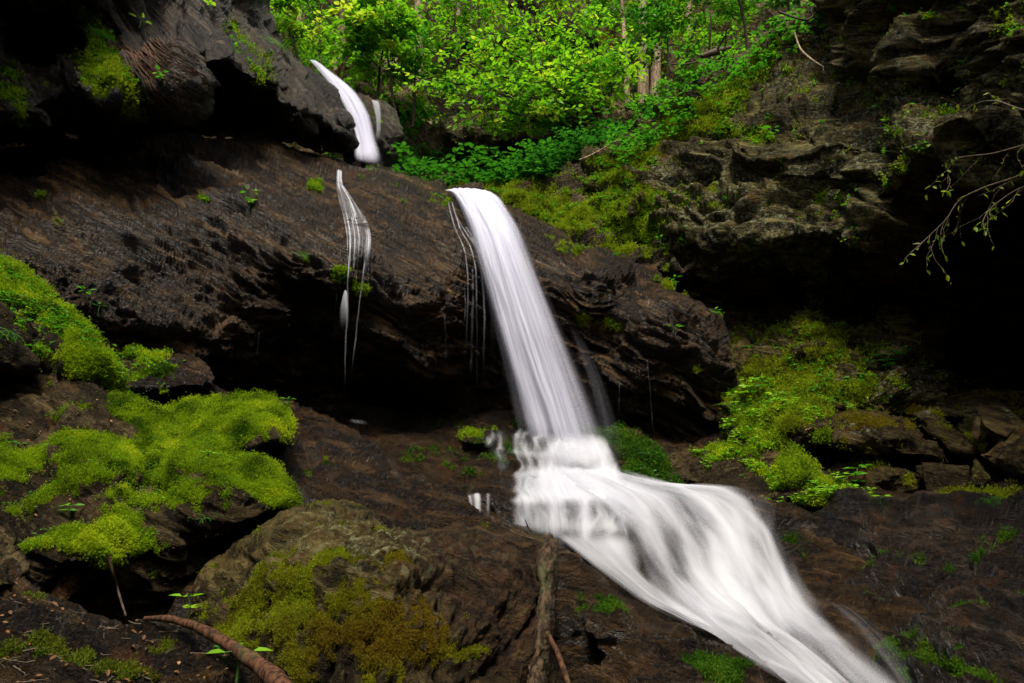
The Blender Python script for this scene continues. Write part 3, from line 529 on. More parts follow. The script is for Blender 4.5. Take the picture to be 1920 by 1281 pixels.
rk.append(rock('big pale mossy boulder under the leaning shrub in the woods', [(826, 250), (830, 225), (845, 200), (870, 178), (910, 165), (960, 155), (1010, 158), (1060, 172), (1105, 190), (1140, 222), (1120, 238), (1085, 246), (1060, 262), (1025, 274), (990, 272), (930, 275), (860, 268)],
    [(850, 220, 13.4), (960, 165, 13.8), (1100, 200, 13.6), (930, 230, 12.6), (1010, 262, 12.5), (1060, 240, 12.8)], mat='cliff', rw=16, rd=.5, thick=1.5, A=(.15, .22, .1, .05), Ls=(.9, .7, .25), lich0=.8, moss0=-.25, old0=.3, seed=73))
rk.append(rock('pale grey outcrop stone between trunks above the upper fall', [(668, 170), (672, 120), (690, 108), (715, 112), (740, 118), (765, 150), (780, 190), (770, 215), (730, 200), (690, 190)], [(700, 120, 15.0), (770, 190, 14.2), (700, 185, 14.2)], mat='soil', rw=14, rd=.4, thick=1.2, A=(.15, .3, .12, .05), Ls=(.9, .7, .25), lich0=.9, moss0=-.5, seed=75))
rk.append(rock('dark mossy crag at the top among the leaves', [(850, 60), (870, 20), (900, -20), (1000, -30), (1080, 20), (1120, 50), (1125, 80), (1000, 70), (900, 90)], [(870, 40, 17.5), (1000, -10, 18), (1100, 60, 16.8), (980, 60, 16.5)], mat='cliff', rw=16, rd=.5, thick=1.5, A=(.2, .35, .15, .06), Ls=(1.2, .9, .3), lich0=.4, moss0=.0, seed=77))

ml, R_ml = relief('mossy_ledge', [(1360, 800), (1400, 775), (1450, 755), (1520, 748), (1562, 752), (1585, 770), (1575, 800), (1552, 830), (1530, 862), (1440, 900), (1370, 860)],
    [(1400, 785, 7.8), (1560, 758, 7.6), (1450, 790, 7.3), (1540, 790, 7.0), (1480, 850, 7.0), (1540, 840, 7.1), (1390, 830, 7.5)], M['bank'], rw=14, rd=.25, thick=.9, ang=-12, A=(.08, .12, .05, .03), Ls=(.6, .4, .15), stretch=2, cush=.04,
    moss=[(1470, 780, 90, 26, 1.3, -12), (1420, 820, 40, 30, 1.0), (1560, 765, 30, 12, .9)], moss0=-.4, old=[(1500, 790, 80, 40, .4)], seed=79, label='mossy ledge with leaf litter below the sloping rock face', **S)
mm_, R_mm = relief('mossy_mound', [(1080, 850), (1110, 815), (1140, 798), (1180, 800), (1215, 815), (1238, 842), (1260, 875), (1300, 905), (1420, 932), (1300, 950), (1120, 930)],
    [(1140, 812, 7.7), (1220, 835, 7.6), (1180, 870, 7.1), (1260, 900, 7.0), (1350, 925, 6.85), (1110, 870, 7.3)], M['bank'], rw=14, rd=.25, thick=.8, ang=25, A=(.10, .10, .05, .03), Ls=(.5, .35, .14), stretch=1.6, cush=.05,
    moss=[(1200, 860, 100, 50, 1.1, 30)], moss0=-.2, seed=81, label='dark green mossy mound beside the splash of the main fall', **S)
m2, R_m2 = relief('mossy_terrace', [(1225, 850), (1260, 840), (1310, 842), (1340, 826), (1400, 820), (1440, 838), (1470, 870), (1500, 895), (1540, 880), (1570, 895), (1600, 915), (1660, 938), (1560, 948), (1400, 940), (1290, 915), (1240, 880)],
    [(1250, 850, 7.6), (1350, 835, 7.5), (1430, 850, 7.2), (1330, 890, 7.0), (1450, 910, 6.7), (1600, 925, 6.45), (1520, 930, 6.4), (1400, 930, 6.7)], M['bank'], rw=12, rd=.2, thick=.8, ang=10, A=(.06, .10, .05, .03), Ls=(.5, .35, .14), stretch=3, cush=.04,
    moss=[(1390, 840, 60, 16, 1.3), (1420, 880, 70, 16, 1.0, 25), (1540, 910, 60, 16, 1.5, 20), (1560, 938, 80, 8, 1.8), (1470, 905, 40, 14, 1.2)], moss0=-.35, seed=83, label='terrace of wet rock and bright moss right of the splash pool', **S)

# unseen gorge walls added to block low sky light, and the ground under everything
def sheet(name, f, nu, nv, mat, **kw):
    u, v = np.meshgrid(np.linspace(0, 1, nu), np.linspace(0, 1, nv)); V = f(u.ravel(), v.ravel())
    k = (np.arange(nv - 1)[:, None] * nu + np.arange(nu - 1)[None]).ravel()
    return make_mesh(name, V, np.stack([k, k + 1, k + nu + 1, k + nu], 1), mat, attrs={'moss': np.zeros(len(V)), 'lich': np.zeros(len(V)), 'old': np.zeros(len(V)), 'wet': np.zeros(len(V))}, **kw)
def gf(u, v):
    x = (u - .5) * 240; y = (v - .35) * 240; p = np.stack([x, y, 0 * x], -1); r = np.hypot(x, y)
    return np.stack([x, y, .25 * fbm(p * .3, 3) - .1 + smooth(r, 25, 100) * 18 * (1 + .5 * fbm(p * .03, 2))], -1)
sheet('ground', gf, 160, 160, M['soil'], **S)
def wall(side):
    def f(u, v):
        y = -8 + u * 12.5; z = v * 10 - .2
        x = side * (5.2 + 1.5 * v * (1 if side < 0 else -.6) + .0 * u); p = np.stack([x + 0 * y, y, z], -1)
        d = 1.0 * fbm(p * .4, 4) + .5 * facets(p * .7)[0]
        return np.stack([x + side * d, y, z], -1)
    return f
for sd_ in (-1, 1):
    sheet('unseen_gorge_side', wall(sd_), 90, 80, M['cliff'], **S)
def backw(u, v):
    a = math.pi * (u * 1.0) + math.pi; p0 = np.stack([7.5 * np.cos(a), -7.5 + 4 * np.sin(a), v * 9 - .2], -1)
    d = 1.0 * fbm(p0 * .4, 4); return p0 + np.stack([np.cos(a) * d, np.sin(a) * d, 0 * d], -1)
sheet('unseen_gorge_end', backw, 90, 60, M['cliff'], **S)
print('rocks', round(time.time() - T0, 1))
# ================================================================ WATER
def water_mat(name, fx, fy, lo=.35, hi=.75, base=(.60, .61, .65), soft=.35, con=.6):
    """white aerated water: strands along the flow, thin places let the rock show"""
    s = NT(name); uv = s.n('UVMap', uv_map='flow').outputs[0]
    a = s.n('Mapping', {'Vector': uv, 'Scale': (fx, fy, 1)}).outputs[0]
    b = s.n('Mapping', {'Vector': uv, 'Scale': (fx * 4.3, fy * 1.1, 1), 'Location': (3, 1, 0)}).outputs[0]
    n1 = s.noise(a, 1, 3, .55, .25); n2 = s.noise(b, 1, 3, .6, .1)
    st = s.math('ADD', s.math('MULTIPLY', n1, .74), s.math('MULTIPLY', n2, .26))
    d = s.attr('dens')
    al = s.math('ADD', s.math('ADD', s.math('MULTIPLY', s.ss(st, lo, hi), con), .5 - .5 * con), s.math('SUBTRACT', s.math('MULTIPLY', d, 2.), 1.))
    al = s.ss(al, -.45, 1.15)
    al = s.math('MULTIPLY', al, s.ss(d, 0., soft), True)
    c = s.mix(s.ss(st, .35, .65), (base[0] * .88, base[1] * .88, base[2] * .92), base)
    bp = s.n('Bump', {'Strength': .12, 'Distance': .03, 'Height': st})
    df = s.n('BsdfDiffuse', {'Color': c, 'Normal': bp}); tr = s.n('BsdfTranslucent', {'Color': c, 'Normal': bp})
    w = s.n('MixShader', {0: .35, 1: df, 2: tr})
    return s.done(s.n('MixShader', {0: al, 1: s.n('BsdfTransparent'), 2: w}))
M['fall'] = water_mat('falling_water', 7, .22, .25, .8, base=(.66, .66, .76), con=.6)
M['foam'] = water_mat('white_water', 3.2, .55, .25, .8, con=.55)
M['mist'] = water_mat('spray', 1.2, .8, .2, .9, soft=.5)
M['thin'] = water_mat('thin_water', 3, .5, .3, .7)
M['veil'] = water_mat('veil_water', 34, .3, .46, .68, con=1.0)

def catmull(A, t):
    """A (n, k) control rows sampled at t in 0..1"""
    A = np.asarray(A, float); n = len(A); s = np.clip(t, 0, 1) * (n - 1); i = np.minimum(s.astype(int), n - 2); f = (s - i)[:, None]
    g = lambda k: A[np.clip(k, 0, n - 1)]
    p0, p1, p2, p3 = g(i - 1), g(i), g(i + 1), g(i + 2)
    return .5 * (2 * p1 + (p2 - p0) * f + (2 * p0 - 5 * p1 + 4 * p2 - p3) * f ** 2 + (3 * p1 - p0 - 3 * p2 + p3) * f ** 3)

def flow(name, lines, mat, nu=70, nv=160, layers=1, gap=.06, width=None, dens=lambda u, v, px, py: .5 + 0 * u, bump=.03, bfreq=9, seed=0, pull=0., edge=.18, ends=(.0, .0), parent=None, **kw):
    """lines: streamlines from one bank to the other, each [(px,py,Y)...] upstream to downstream"""
    nu = max(6, int(nu / Q ** .5)); nv = max(12, int(nv / Q ** .5))
    u = np.linspace(0, 1, nu); v = np.linspace(0, 1, nv)
    rows = np.stack([catmull(l, v) for l in lines])                 # lines, nv, 3
    G = np.stack([catmull(rows[:, j], u) for j in range(nv)])        # nv, nu, 3
    uu, vv = np.meshgrid(u, v); VV = []; FF = []; UV = []; DD = []
    k = (np.arange(nv - 1)[:, None] * nu + np.arange(nu - 1)[None]).ravel()
    for L in range(layers):
        B = P(G[..., 0], G[..., 1], G[..., 2] + L * gap - pull)
        length = np.cumsum(np.r_[0, np.linalg.norm(np.diff(B[:, nu // 2], axis=0), axis=1)])
        wid = np.linalg.norm(np.diff(B, axis=1), axis=2).sum(1).mean() if width is None else width
        q = np.stack([uu.ravel() * bfreq + seed + L * 5, np.repeat(length, nu) * .7 + L * 3, 0 * uu.ravel() + seed], -1)
        h = fbm(q, 3)
        N = np.cross(np.gradient(B, axis=1), np.gradient(B, axis=0)); N /= np.linalg.norm(N, axis=2)[..., None] + 1e-9
        N = np.where((N * (B - CAM)).sum(2)[..., None] > 0, -N, N)
        V = B.reshape(-1, 3) + N.reshape(-1, 3) * (h * bump)[:, None]
        VV.append(V); o = L * nu * nv; FF.append(np.stack([k, k + 1, k + nu + 1, k + nu], 1) + o)
        UV.append(np.stack([uu.ravel() * wid + seed * 7.3 + L * 11, np.repeat(length, nu)], -1))
        e = np.minimum(uu, 1 - uu).ravel(); f = smooth(e, 0, edge)
        ve = vv.ravel(); f = f * (smooth(ve, 0, ends[0]) if ends[0] else 1) * (smooth(1 - ve, 0, ends[1]) if ends[1] else 1)
        DD.append(np.clip(dens(uu.ravel(), ve, G[..., 0].ravel(), G[..., 1].ravel()), 0, 1) * f)
    return make_mesh(name, np.concatenate(VV), np.concatenate(FF), mat, parent, attrs={'dens': np.concatenate(DD)}, uv=np.concatenate(UV), **kw)
WS = dict(kind='structure')
g_ = lambda x, c, w: np.exp(-((x - c) / w) ** 2)
# upper fall
flow('upper_waterfall', [[(572, 108, 11.6), (592, 132, 11.4), (622, 170, 11.2), (648, 215, 11.05), (664, 262, 10.9), (652, 302, 10.7)],
     [(588, 112, 11.7), (612, 133, 11.4), (648, 170, 11.2), (672, 215, 11.0), (684, 262, 10.85), (688, 312, 10.6)],
     [(600, 118, 11.8), (632, 142, 11.5), (672, 172, 11.3), (700, 215, 11.1), (712, 262, 10.9), (738, 320, 10.6)]], M['fall'], nu=40, nv=90, layers=2, gap=.08,
     dens=lambda u, v, x, y: .95 * g_(u, .42 - .05 * v, .40) * (.45 + .6 * smooth(v, .12, .35)) + .1, edge=.35, ends=(.06, .16), seed=1, label='white upper fall pouring past the dark cliff nose', **WS)
flow('upper_waterfall', [[(694, 186, 11.3), (698, 200, 11.2), (704, 235, 11.1), (700, 285, 11.0)], [(710, 188, 11.3), (716, 205, 11.2), (716, 235, 11.1), (712, 285, 11.0)]],
     M['thin'], nu=10, nv=40, dens=lambda u, v, x, y: .6 - .25 * v, edge=.35, ends=(.1, .3), seed=2, bump=.01, label='thin strand of water slipping over the pale boulder top', **WS)
# main fall
mf = [[(828, 358, 9.10), (846, 368, 8.7), (866, 420, 8.0), (884, 490, 7.62), (912, 600, 7.4), (934, 700, 7.35), (950, 790, 7.3), (962, 860, 7.2)],
      [(852, 354, 9.1), (872, 364, 8.65), (905, 420, 7.85), (926, 490, 7.45), (958, 600, 7.3), (990, 700, 7.25), (1018, 790, 7.2), (1035, 870, 7.1)],
      [(895, 354, 9.1), (912, 368, 8.6), (945, 420, 7.8), (972, 490, 7.42), (1012, 600, 7.25), (1046, 700, 7.2), (1078, 800, 7.1), (1095, 880, 7.0)],
      [(935, 366, 9.25), (955, 384, 8.75), (990, 440, 7.95), (1020, 510, 7.5), (1062, 610, 7.35), (1112, 710, 7.3), (1158, 810, 7.2), (1190, 890, 7.1)]]
def dmain(u, v, x, y):
    core = g_(u, .50 - .05 * v, .36)
    d = .76 * core * (1 - .22 * smooth(v, .45, 1.)) + .08
    d = d * .72 * (1 + .55 * fbm(np.stack([u * 9, v * .8, 0 * u + 5], -1), 3)); return d + .30 * g_(v, .08, .10) * smooth(u, .0, .3) * smooth(1 - u, 0, .25) + .28 * (1 - smooth(v, 0, .45)) * smooth(u, 0, .2) * smooth(1 - u, 0, .25)
flow('waterfall', mf, M['fall'], nu=120, nv=200, layers=3, gap=.10, pull=.08, dens=dmain, bump=.035, bfreq=11, edge=.24, ends=(.02, .16), seed=3, label='tall silky main waterfall dropping from the slab lip', **WS)
# spray veil at the right of the fall
flow('waterfall_spray', [[(1040, 560, 7.6), (1080, 700, 7.5), (1110, 840, 7.35)], [(1075, 600, 7.6), (1125, 710, 7.5), (1165, 850, 7.35)], [(1090, 620, 7.6), (1150, 720, 7.5), (1215, 870, 7.35)]],
     M['fall'], nu=50, nv=80, dens=lambda u, v, x, y: .17 * (1 - u) + .04, edge=.4, ends=(.3, .2), seed=4, label='faint spray veil beside the main waterfall', **WS)
# strands hanging left of the main fall
from mathutils.kdtree import KDTree
def surf_tree(Rs):
    pts = [(x, y, v) for R in Rs for x, y, v in zip(*proj(R['V']), R['V'][:, 1])]
    k = KDTree(len(pts)); 
    for i, q in enumerate(pts): k.insert((q[0], q[1], 0), i)
    k.balance(); return k, pts
KT = {}
def near_surf(px, py):
    if not KT: KT['k'], KT['p'] = surf_tree([R_slab])
    return min(KT['p'][i][2] for _, i, _ in KT['k'].find_n((px, py, 0), 6))
def cling(line, n=26, off=.06):
    A = catmull(line, np.linspace(0, 1, n)); out = []; prev = 99.
    for x, y, Y in A:
        Y2 = min(near_surf(x, y) - off, prev + .02); prev = Y2; out.append((x, y, Y2))
    return out
def strand(pts, w, d=.5, seed=0, mat='thin', **kw):
    if kw.pop('hug', True): pts = cling(pts); pts = [(x + .7 * math.sin(y * .045 + seed * 2.1) + .35 * math.sin(y * .13 + seed), y, Y) for x, y, Y in pts]; w *= .95
    a = [[(x - w * (.6 + .5 * i / len(pts)), y, Y) for i, (x, y, Y) in enumerate(pts)], [(x, y, Y - .01) for x, y, Y in pts], [(x + w * (.6 + .5 * i / len(pts)), y, Y) for i, (x, y, Y) in enumerate(pts)]]
    return flow('water_strand', a, M[mat], nu=8, nv=60, dens=lambda u, v, x, y: d * (1 - .6 * v) * (.75 + .5 * fbm(np.stack([v * 5 + seed, 0 * v, 0 * v], -1), 2)), edge=.5, ends=(.06, .3), seed=seed, bump=.004, width=w * .02, **{**WS, **kw})
SL = [([(838, 368, 9.0), (850, 420, 8.0), (868, 460, 7.7), (876, 500, 7.5), (876, 600, 7.45), (872, 770, 7.4)], 3.4, .55), ([(845, 372, 8.75), (862, 425, 7.9), (884, 470, 7.6), (893, 530, 7.45), (894, 640, 7.4), (896, 780, 7.4)], 4.0, .6),
      ([(852, 400, 8.3), (876, 440, 7.75), (898, 480, 7.5), (906, 540, 7.42), (908, 640, 7.4), (906, 760, 7.4)], 5, .5), ([(870, 420, 8.0), (900, 470, 7.5), (918, 520, 7.4), (924, 620, 7.35), (928, 760, 7.3)], 8, .42),
      ([(880, 440, 7.8), (915, 500, 7.4), (936, 580, 7.3), (944, 690, 7.28), (950, 790, 7.25)], 10, .36), ([(860, 440, 7.8), (870, 480, 7.6), (872, 560, 7.5), (868, 660, 7.45)], 2.4, .4), ([(886, 500, 7.5), (886, 600, 7.4), (880, 740, 7.4)], 6, .25)]
for i, (p, w_, d_) in enumerate(SL):
    strand(p, w_, d_ * 1.15, seed=10 + i, group='thin strands of water', label='thin water strand hanging left of the main waterfall')
# side trickle on the left of the slab
flow('water_veil', [cling(l, off=.07) for l in ([(631, 316, 9), (630, 345, 9), (633, 372, 9), (642, 410, 9), (648, 450, 9), (648, 520, 9)], [(637, 316, 9), (638, 345, 9), (649, 372, 9), (660, 410, 9), (666, 450, 9), (662, 520, 9)], [(642, 318, 9), (644, 345, 9), (668, 378, 9), (690, 408, 9), (702, 450, 9), (692, 530, 9)])], M['veil'], nu=40, nv=80,
     dens=lambda u, v, x, y: .70 - .22 * smooth(v, .12, .35) - .12 * smooth(v, .5, 1), edge=.2, ends=(.05, .2), seed=21, bump=.006, label='small white trickle dropping onto the slab and fanning out', **WS)
TL = [([(650, 395, 7.6), (656, 440, 7.2), (654, 500, 6.95), (652, 545, 6.85), (650, 600, 6.8), (647, 700, 6.8), (644, 770, 6.8)], 3.2, .50), ([(662, 400, 7.6), (660, 450, 7.1), (664, 480, 7.0), (655, 530, 6.85)], 5, .45),
      ([(684, 410, 7.5), (688, 450, 7.2), (682, 500, 7.0), (676, 560, 6.9), (668, 620, 6.85), (660, 700, 6.85), (656, 775, 6.85)], 3.0, .55), ([(672, 440, 7.3), (668, 470, 7.1), (662, 510, 6.95), (652, 548, 6.8)], 3, .5),
      ([(640, 455, 7.3), (636, 520, 6.95)], 1.6, .4), ([(632, 548, 6.85), (627, 620, 6.85), (620, 730, 6.85)], 1.6, .3), ([(699, 470, 7.3), (696, 520, 7.1), (690, 600, 7.0)], 1.8, .3), ([(692, 470, 7.3), (690, 520, 7.1), (686, 590, 7.0)], 1.3, .28),
      ([(486, 620, 7.3), (480, 680, 7.3), (474, 716, 7.3)], 1.0, .38), ([(833, 590, 7.45), (836, 640, 7.4), (836, 700, 7.4)], 1.8, .3), ([(601, 272, 9.2), (604, 286, 9.0)], 5, .4), ([(425, 160, 7.9), (412, 200, 7.9), (406, 232, 7.9)], 1.4, .22),
      ([(1161, 718, 7.4), (1160, 770, 7.4), (1159, 828, 7.4)], 1.3, .42), ([(1156, 760, 7.4), (1155, 822, 7.4)], 1.0, .3), ([(1190, 665, 7.4), (1194, 730, 7.4), (1196, 800, 7.4)], 1.2, .32), ([(1213, 672, 7.4), (1219, 740, 7.4), (1228, 836, 7.4)], 1.5, .42),
      ([(1156, 538, 7.4), (1156, 560, 7.4)], 1, .35), ([(1145, 552, 7.5), (1140, 580, 7.5)], 1.5, .3), ([(882, 850, 7.0), (880, 876, 6.9)], 3.5, .55), ([(906, 853, 7.0), (909, 878, 6.9)], 4, .55), ([(928, 850, 7.0), (929, 882, 6.9)], 3.6, .45), ([(790, 862, 7.0), (783, 880, 6.9)], 3, .4)]
for i, (p, w_, d_) in enumerate(TL):
    if len(p) == 2: p = [p[0], ((p[0][0] + p[1][0]) / 2, (p[0][1] + p[1][1]) / 2, (p[0][2] + p[1][2]) / 2), p[1]]
    strand(p, w_, d_ * 1.2, seed=30 + i, group='thin strands of water', label='thin thread of water dripping from the wet rock')
flow('water_veil', [[(642, 560, 6.7), (634, 590, 6.7), (632, 640, 6.7)], [(646, 542, 6.65), (645, 580, 6.65), (646, 640, 6.7)], [(652, 545, 6.65), (657, 585, 6.65), (657, 640, 6.7)]], M['thin'], nu=16, nv=40,
     dens=lambda u, v, x, y: .6 - .5 * v, edge=.35, ends=(.12, .4), seed=60, bump=.01, label='small arching spout below the moss strip', **WS)

# splash steps under the fall, cascade and run-out
def dstep(u, v, x, y):
    lip = smooth(y, 924, 940)
    wx = x + 20 * fbm(np.stack([x / 90, y / 45, 0 * x + 31], -1), 3)
    th = ridged(np.stack([wx / 36, y / 120, 0 * x + 4], -1), 3) * .5 + .5                       # linked threads on the left steps
    big = smooth(x + 30 * fbm(np.stack([x / 60, y / 40, 0 * x], -1), 2), 965, 1075)
    led = (.4 + .9 * fbm(np.stack([x / 30, y / 25, 0 * x + 3], -1), 2)) * g_(y, 814 + 14 * perlin(np.stack([x / 40, 0 * x, 0 * x + 2], -1)), 6) + g_(y, 851 + 12 * perlin(np.stack([x / 45, 0 * x, 0 * x + 7], -1)), 7) + g_(y, 886 + 11 * perlin(np.stack([x / 40, 0 * x, 0 * x + 9], -1)), 7)
    top = .03 + .34 * th ** 3 + .09 * led * smooth(x, 900, 980) + big * (.22 + .22 * g_(x, 1100, 90) * smooth(y, 790, 850)) + .55 * smooth(y, 868, 905) * smooth(x, 955, 1040)
    cur = .16 + .30 * th ** 2 + .28 * g_(x, 1040, 12) + .35 * g_(x, 1097, 10) + .2 * g_(x, 985, 8) + .22 * g_(y, 936, 9) + .12 * g_(y, 990, 14)
    return np.clip(top * (1 - lip) + cur * lip * smooth(x, 935, 985), 0, 1)
flow('cascade', [[(868, 806, 7.5), (888, 822, 7.25), (905, 845, 7.0), (920, 872, 6.8), (925, 898, 6.45), (930, 922, 6.12), (938, 938, 6.0), (942, 968, 5.97), (944, 1004, 5.95)],
      [(950, 794, 7.6), (960, 812, 7.35), (972, 832, 7.1), (982, 868, 6.85), (990, 900, 6.4), (998, 922, 6.05), (1006, 938, 5.92), (1010, 970, 5.86), (1014, 1022, 5.8)],
      [(1050, 796, 7.5), (1054, 815, 7.25), (1060, 840, 7.0), (1070, 872, 6.8), (1078, 900, 6.35), (1086, 922, 6.02), (1094, 938, 5.9), (1098, 975, 5.78), (1100, 1036, 5.6)],
      [(1150, 810, 7.5), (1152, 830, 7.25), (1160, 852, 7.0), (1172, 876, 6.8), (1180, 900, 6.45), (1190, 922, 6.15), (1196, 940, 6.0), (1200, 972, 5.75), (1206, 1046, 5.4)]],
      M['foam'], nu=150, nv=170, layers=2, gap=.06, dens=dstep, edge=.16, pull=.10, ends=(.16, .12), bump=.03, bfreq=14, seed=5, label='white water spreading over the steps below the main waterfall and dropping in a low streaked curtain', **WS)
flow('water_curtain', [[(872, 926, 6.05), (876, 938, 5.95), (878, 972, 5.9)], [(900, 922, 6.05), (902, 936, 5.95), (902, 972, 5.9)], [(925, 922, 6.05), (925, 936, 5.95), (925, 975, 5.9)]], M['foam'], nu=50, nv=30,
      dens=lambda u, v, x, y: .35 * g_(u, .14, .08) + .5 * g_(u, .38, .12) + .3 * g_(u, .75, .08), edge=.1, ends=(.3, .3), seed=6, bump=.01, label='three little spouts beside the brown rock', **WS)
cas = [[(990, 885, 6.75), (1060, 915, 6.2), (1120, 955, 5.75), (1160, 1010, 5.45), (1195, 1075, 5.0), (1262, 1140, 4.65), (1335, 1185, 4.35), (1400, 1225, 4.0), (1510, 1300, 3.5)],
       [(1060, 872, 7.0), (1150, 908, 6.35), (1220, 948, 5.9), (1262, 1010, 5.4), (1290, 1075, 5.05), (1335, 1130, 4.75), (1400, 1180, 4.35), (1460, 1222, 4.0), (1570, 1310, 3.5)],
       [(1100, 868, 7.15), (1230, 905, 6.55), (1318, 936, 6.0), (1372, 998, 5.6), (1408, 1066, 5.15), (1436, 1122, 4.8), (1470, 1170, 4.4), (1530, 1215, 4.05), (1640, 1310, 3.6)],
       [(1120, 872, 7.2), (1285, 905, 6.6), (1412, 918, 6.15), (1466, 978, 5.85), (1496, 1055, 5.35), (1534, 1116, 4.95), (1604, 1156, 4.55), (1652, 1202, 4.25), (1760, 1310, 3.8)]]
def dcas(u, v, x, y):
    W_ = np.stack([u * 7, v * 3.2, 0 * u], -1); d = .56 + .62 * fbm(W_ + 3, 3) - .30 * g_(x, 1300, 60) * g_(y, 1080, 60) * 0 + .25 * g_(v, .12, .12) + .25 * g_(v, .66, .12)
    d = d - .45 * smooth(u, .55, 1.) * smooth(v, .55, .8) - .16 * g_(v, .42, .15) * smooth(1 - u, .4, 1)
    return .72 * d + .25 * (1 - smooth(u, 0, .25)) * smooth(v, .6, .75) + .12 * g_(x, 1110, 60)
flow('cascade', cas, M['foam'], nu=170, nv=220, layers=2, gap=.06, dens=dcas, edge=.22, pull=.16, ends=(.12, 0), bump=.10, bfreq=4, seed=8, label='broad white cascade rushing down to the lower right', **WS)
flow('cascade', [[(1000, 988, 5.6), (1055, 1022, 5.2), (1120, 1072, 4.9), (1200, 1130, 4.65), (1262, 1160, 4.55), (1335, 1192, 4.35)], [(1070, 985, 5.6), (1112, 1030, 5.2), (1165, 1072, 4.88), (1225, 1120, 4.65), (1280, 1150, 4.5), (1350, 1190, 4.3)],
      [(1205, 985, 5.6), (1215, 1040, 5.2), (1215, 1075, 4.95), (1260, 1115, 4.7), (1310, 1150, 4.5), (1370, 1190, 4.25)]], M['foam'], nu=70, nv=80, dens=lambda u, v, x, y: .26 + .25 * u * (1 - v) + .12 * fbm(np.stack([u * 5, v * 3, 0 * u], -1), 2) + .25 * g_(v, .2, .15) * u + .3 * v, edge=.3, ends=(.15, .15), bump=.02, pull=.12, bfreq=5, seed=9,
      label='grey streaky water sliding over the rounded rock left of the cascade', **WS)
flow('water_veil', [[(1380, 928, 6.2), (1410, 980, 5.75), (1432, 1040, 5.4)], [(1410, 922, 6.25), (1440, 965, 5.85), (1452, 1020, 5.55)], [(1440, 924, 6.25), (1460, 950, 5.95), (1462, 985, 5.8)]], M['foam'], nu=40, nv=40,
      dens=lambda u, v, x, y: .30 - .18 * u, edge=.3, ends=(.15, .4), bump=.02, seed=61, label='thin film of water over the dark hump at the cascade lip', **WS)
flow('water_veil', [[(640, 790, 6.1), (650, 796, 6.0), (665, 800, 5.95)], [(660, 782, 6.2), (672, 790, 6.05), (690, 798, 5.95)], [(690, 784, 6.2), (705, 792, 6.05), (720, 800, 5.95)]], M['foam'], nu=30, nv=20, dens=lambda u, v, x, y: .22 + 0 * u, edge=.48, ends=(.45, .45), bump=.02, seed=62, label='pale splash where the side trickle lands', **WS)
flow('water_veil', [[(1500, 1100, 5.0), (1560, 1150, 4.7), (1620, 1215, 4.25), (1690, 1300, 3.75)], [(1530, 1110, 4.95), (1600, 1150, 4.6), (1665, 1215, 4.15), (1720, 1300, 3.7)], [(1560, 1120, 4.9), (1640, 1160, 4.5), (1700, 1225, 4.05), (1760, 1310, 3.6)]], M['foam'], nu=50, nv=60,
      dens=lambda u, v, x, y: .26 - .2 * u, edge=.35, ends=(.3, .0), bump=.03, seed=63, label='thin spray thrown over the black slope beside the cascade', **WS)
for k_, (pts_, dd_) in enumerate((([[(950, 760, 7.1), (950, 830, 6.9), (930, 890, 6.5)], [(1080, 770, 7.0), (1080, 830, 6.8), (1080, 900, 6.4)], [(1240, 790, 7.1), (1240, 850, 6.9), (1290, 910, 6.6)]], .42), ([[(1000, 790, 6.9), (990, 840, 6.75), (980, 880, 6.6)], [(1080, 800, 6.8), (1085, 845, 6.65), (1090, 885, 6.5)], [(1170, 810, 6.9), (1180, 850, 6.75), (1210, 895, 6.6)]], .46))):
    flow('waterfall_spray', pts_, M['mist'], nu=60, nv=50, dens=lambda u, v, x, y: dd_ * g_(u, .5, .3) * g_(v, .6, .3), edge=.45, ends=(.4, .4), seed=70 + k_, bump=.08, bfreq=2, label='soft spray cloud where the main waterfall lands', **WS)
for k_, (pts_, dd_) in enumerate((([[(1240, 1080, 4.5), (1320, 1150, 4.2), (1420, 1230, 3.8)], [(1350, 1040, 4.7), (1430, 1120, 4.4), (1520, 1220, 3.9)], [(1480, 1060, 4.9), (1580, 1140, 4.5), (1680, 1240, 4.0)]], .22), ([[(1180, 900, 6.0), (1260, 940, 5.6), (1320, 1000, 5.3)], [(1300, 880, 6.2), (1400, 930, 5.9), (1440, 1000, 5.5)], [(1400, 890, 6.3), (1500, 930, 6.0), (1520, 1020, 5.6)]], .16), ([[(1000, 960, 5.7), (1100, 1010, 5.2), (1240, 1100, 4.8)], [(1100, 960, 5.7), (1180, 1010, 5.3), (1300, 1090, 4.8)], [(1200, 950, 5.7), (1280, 1010, 5.3), (1370, 1080, 4.9)]], .2))):
    flow('cascade_spray', pts_, M['mist'], nu=60, nv=50, dens=lambda u, v, x, y: dd_ * g_(u, .5, .3) * g_(v, .5, .3), edge=.45, ends=(.4, .4), seed=80 + k_, bump=.08, bfreq=2, label='soft spray hanging over the cascade', **WS)
print('water', round(time.time() - T0, 1))
# ================================================================ TREES, SHRUBS, PLANTS
def wiggle(p0, d, L, n, amp, rs, lift=0.):
    d = np.array(d, float); d /= np.linalg.norm(d); pts = [np.array(p0, float)]
    for k in range(n):
        d = d + rs.normal(size=3) * amp + np.array([0, 0, lift]); d /= np.linalg.norm(d); pts.append(pts[-1] + d * L / n)
    return np.array(pts)

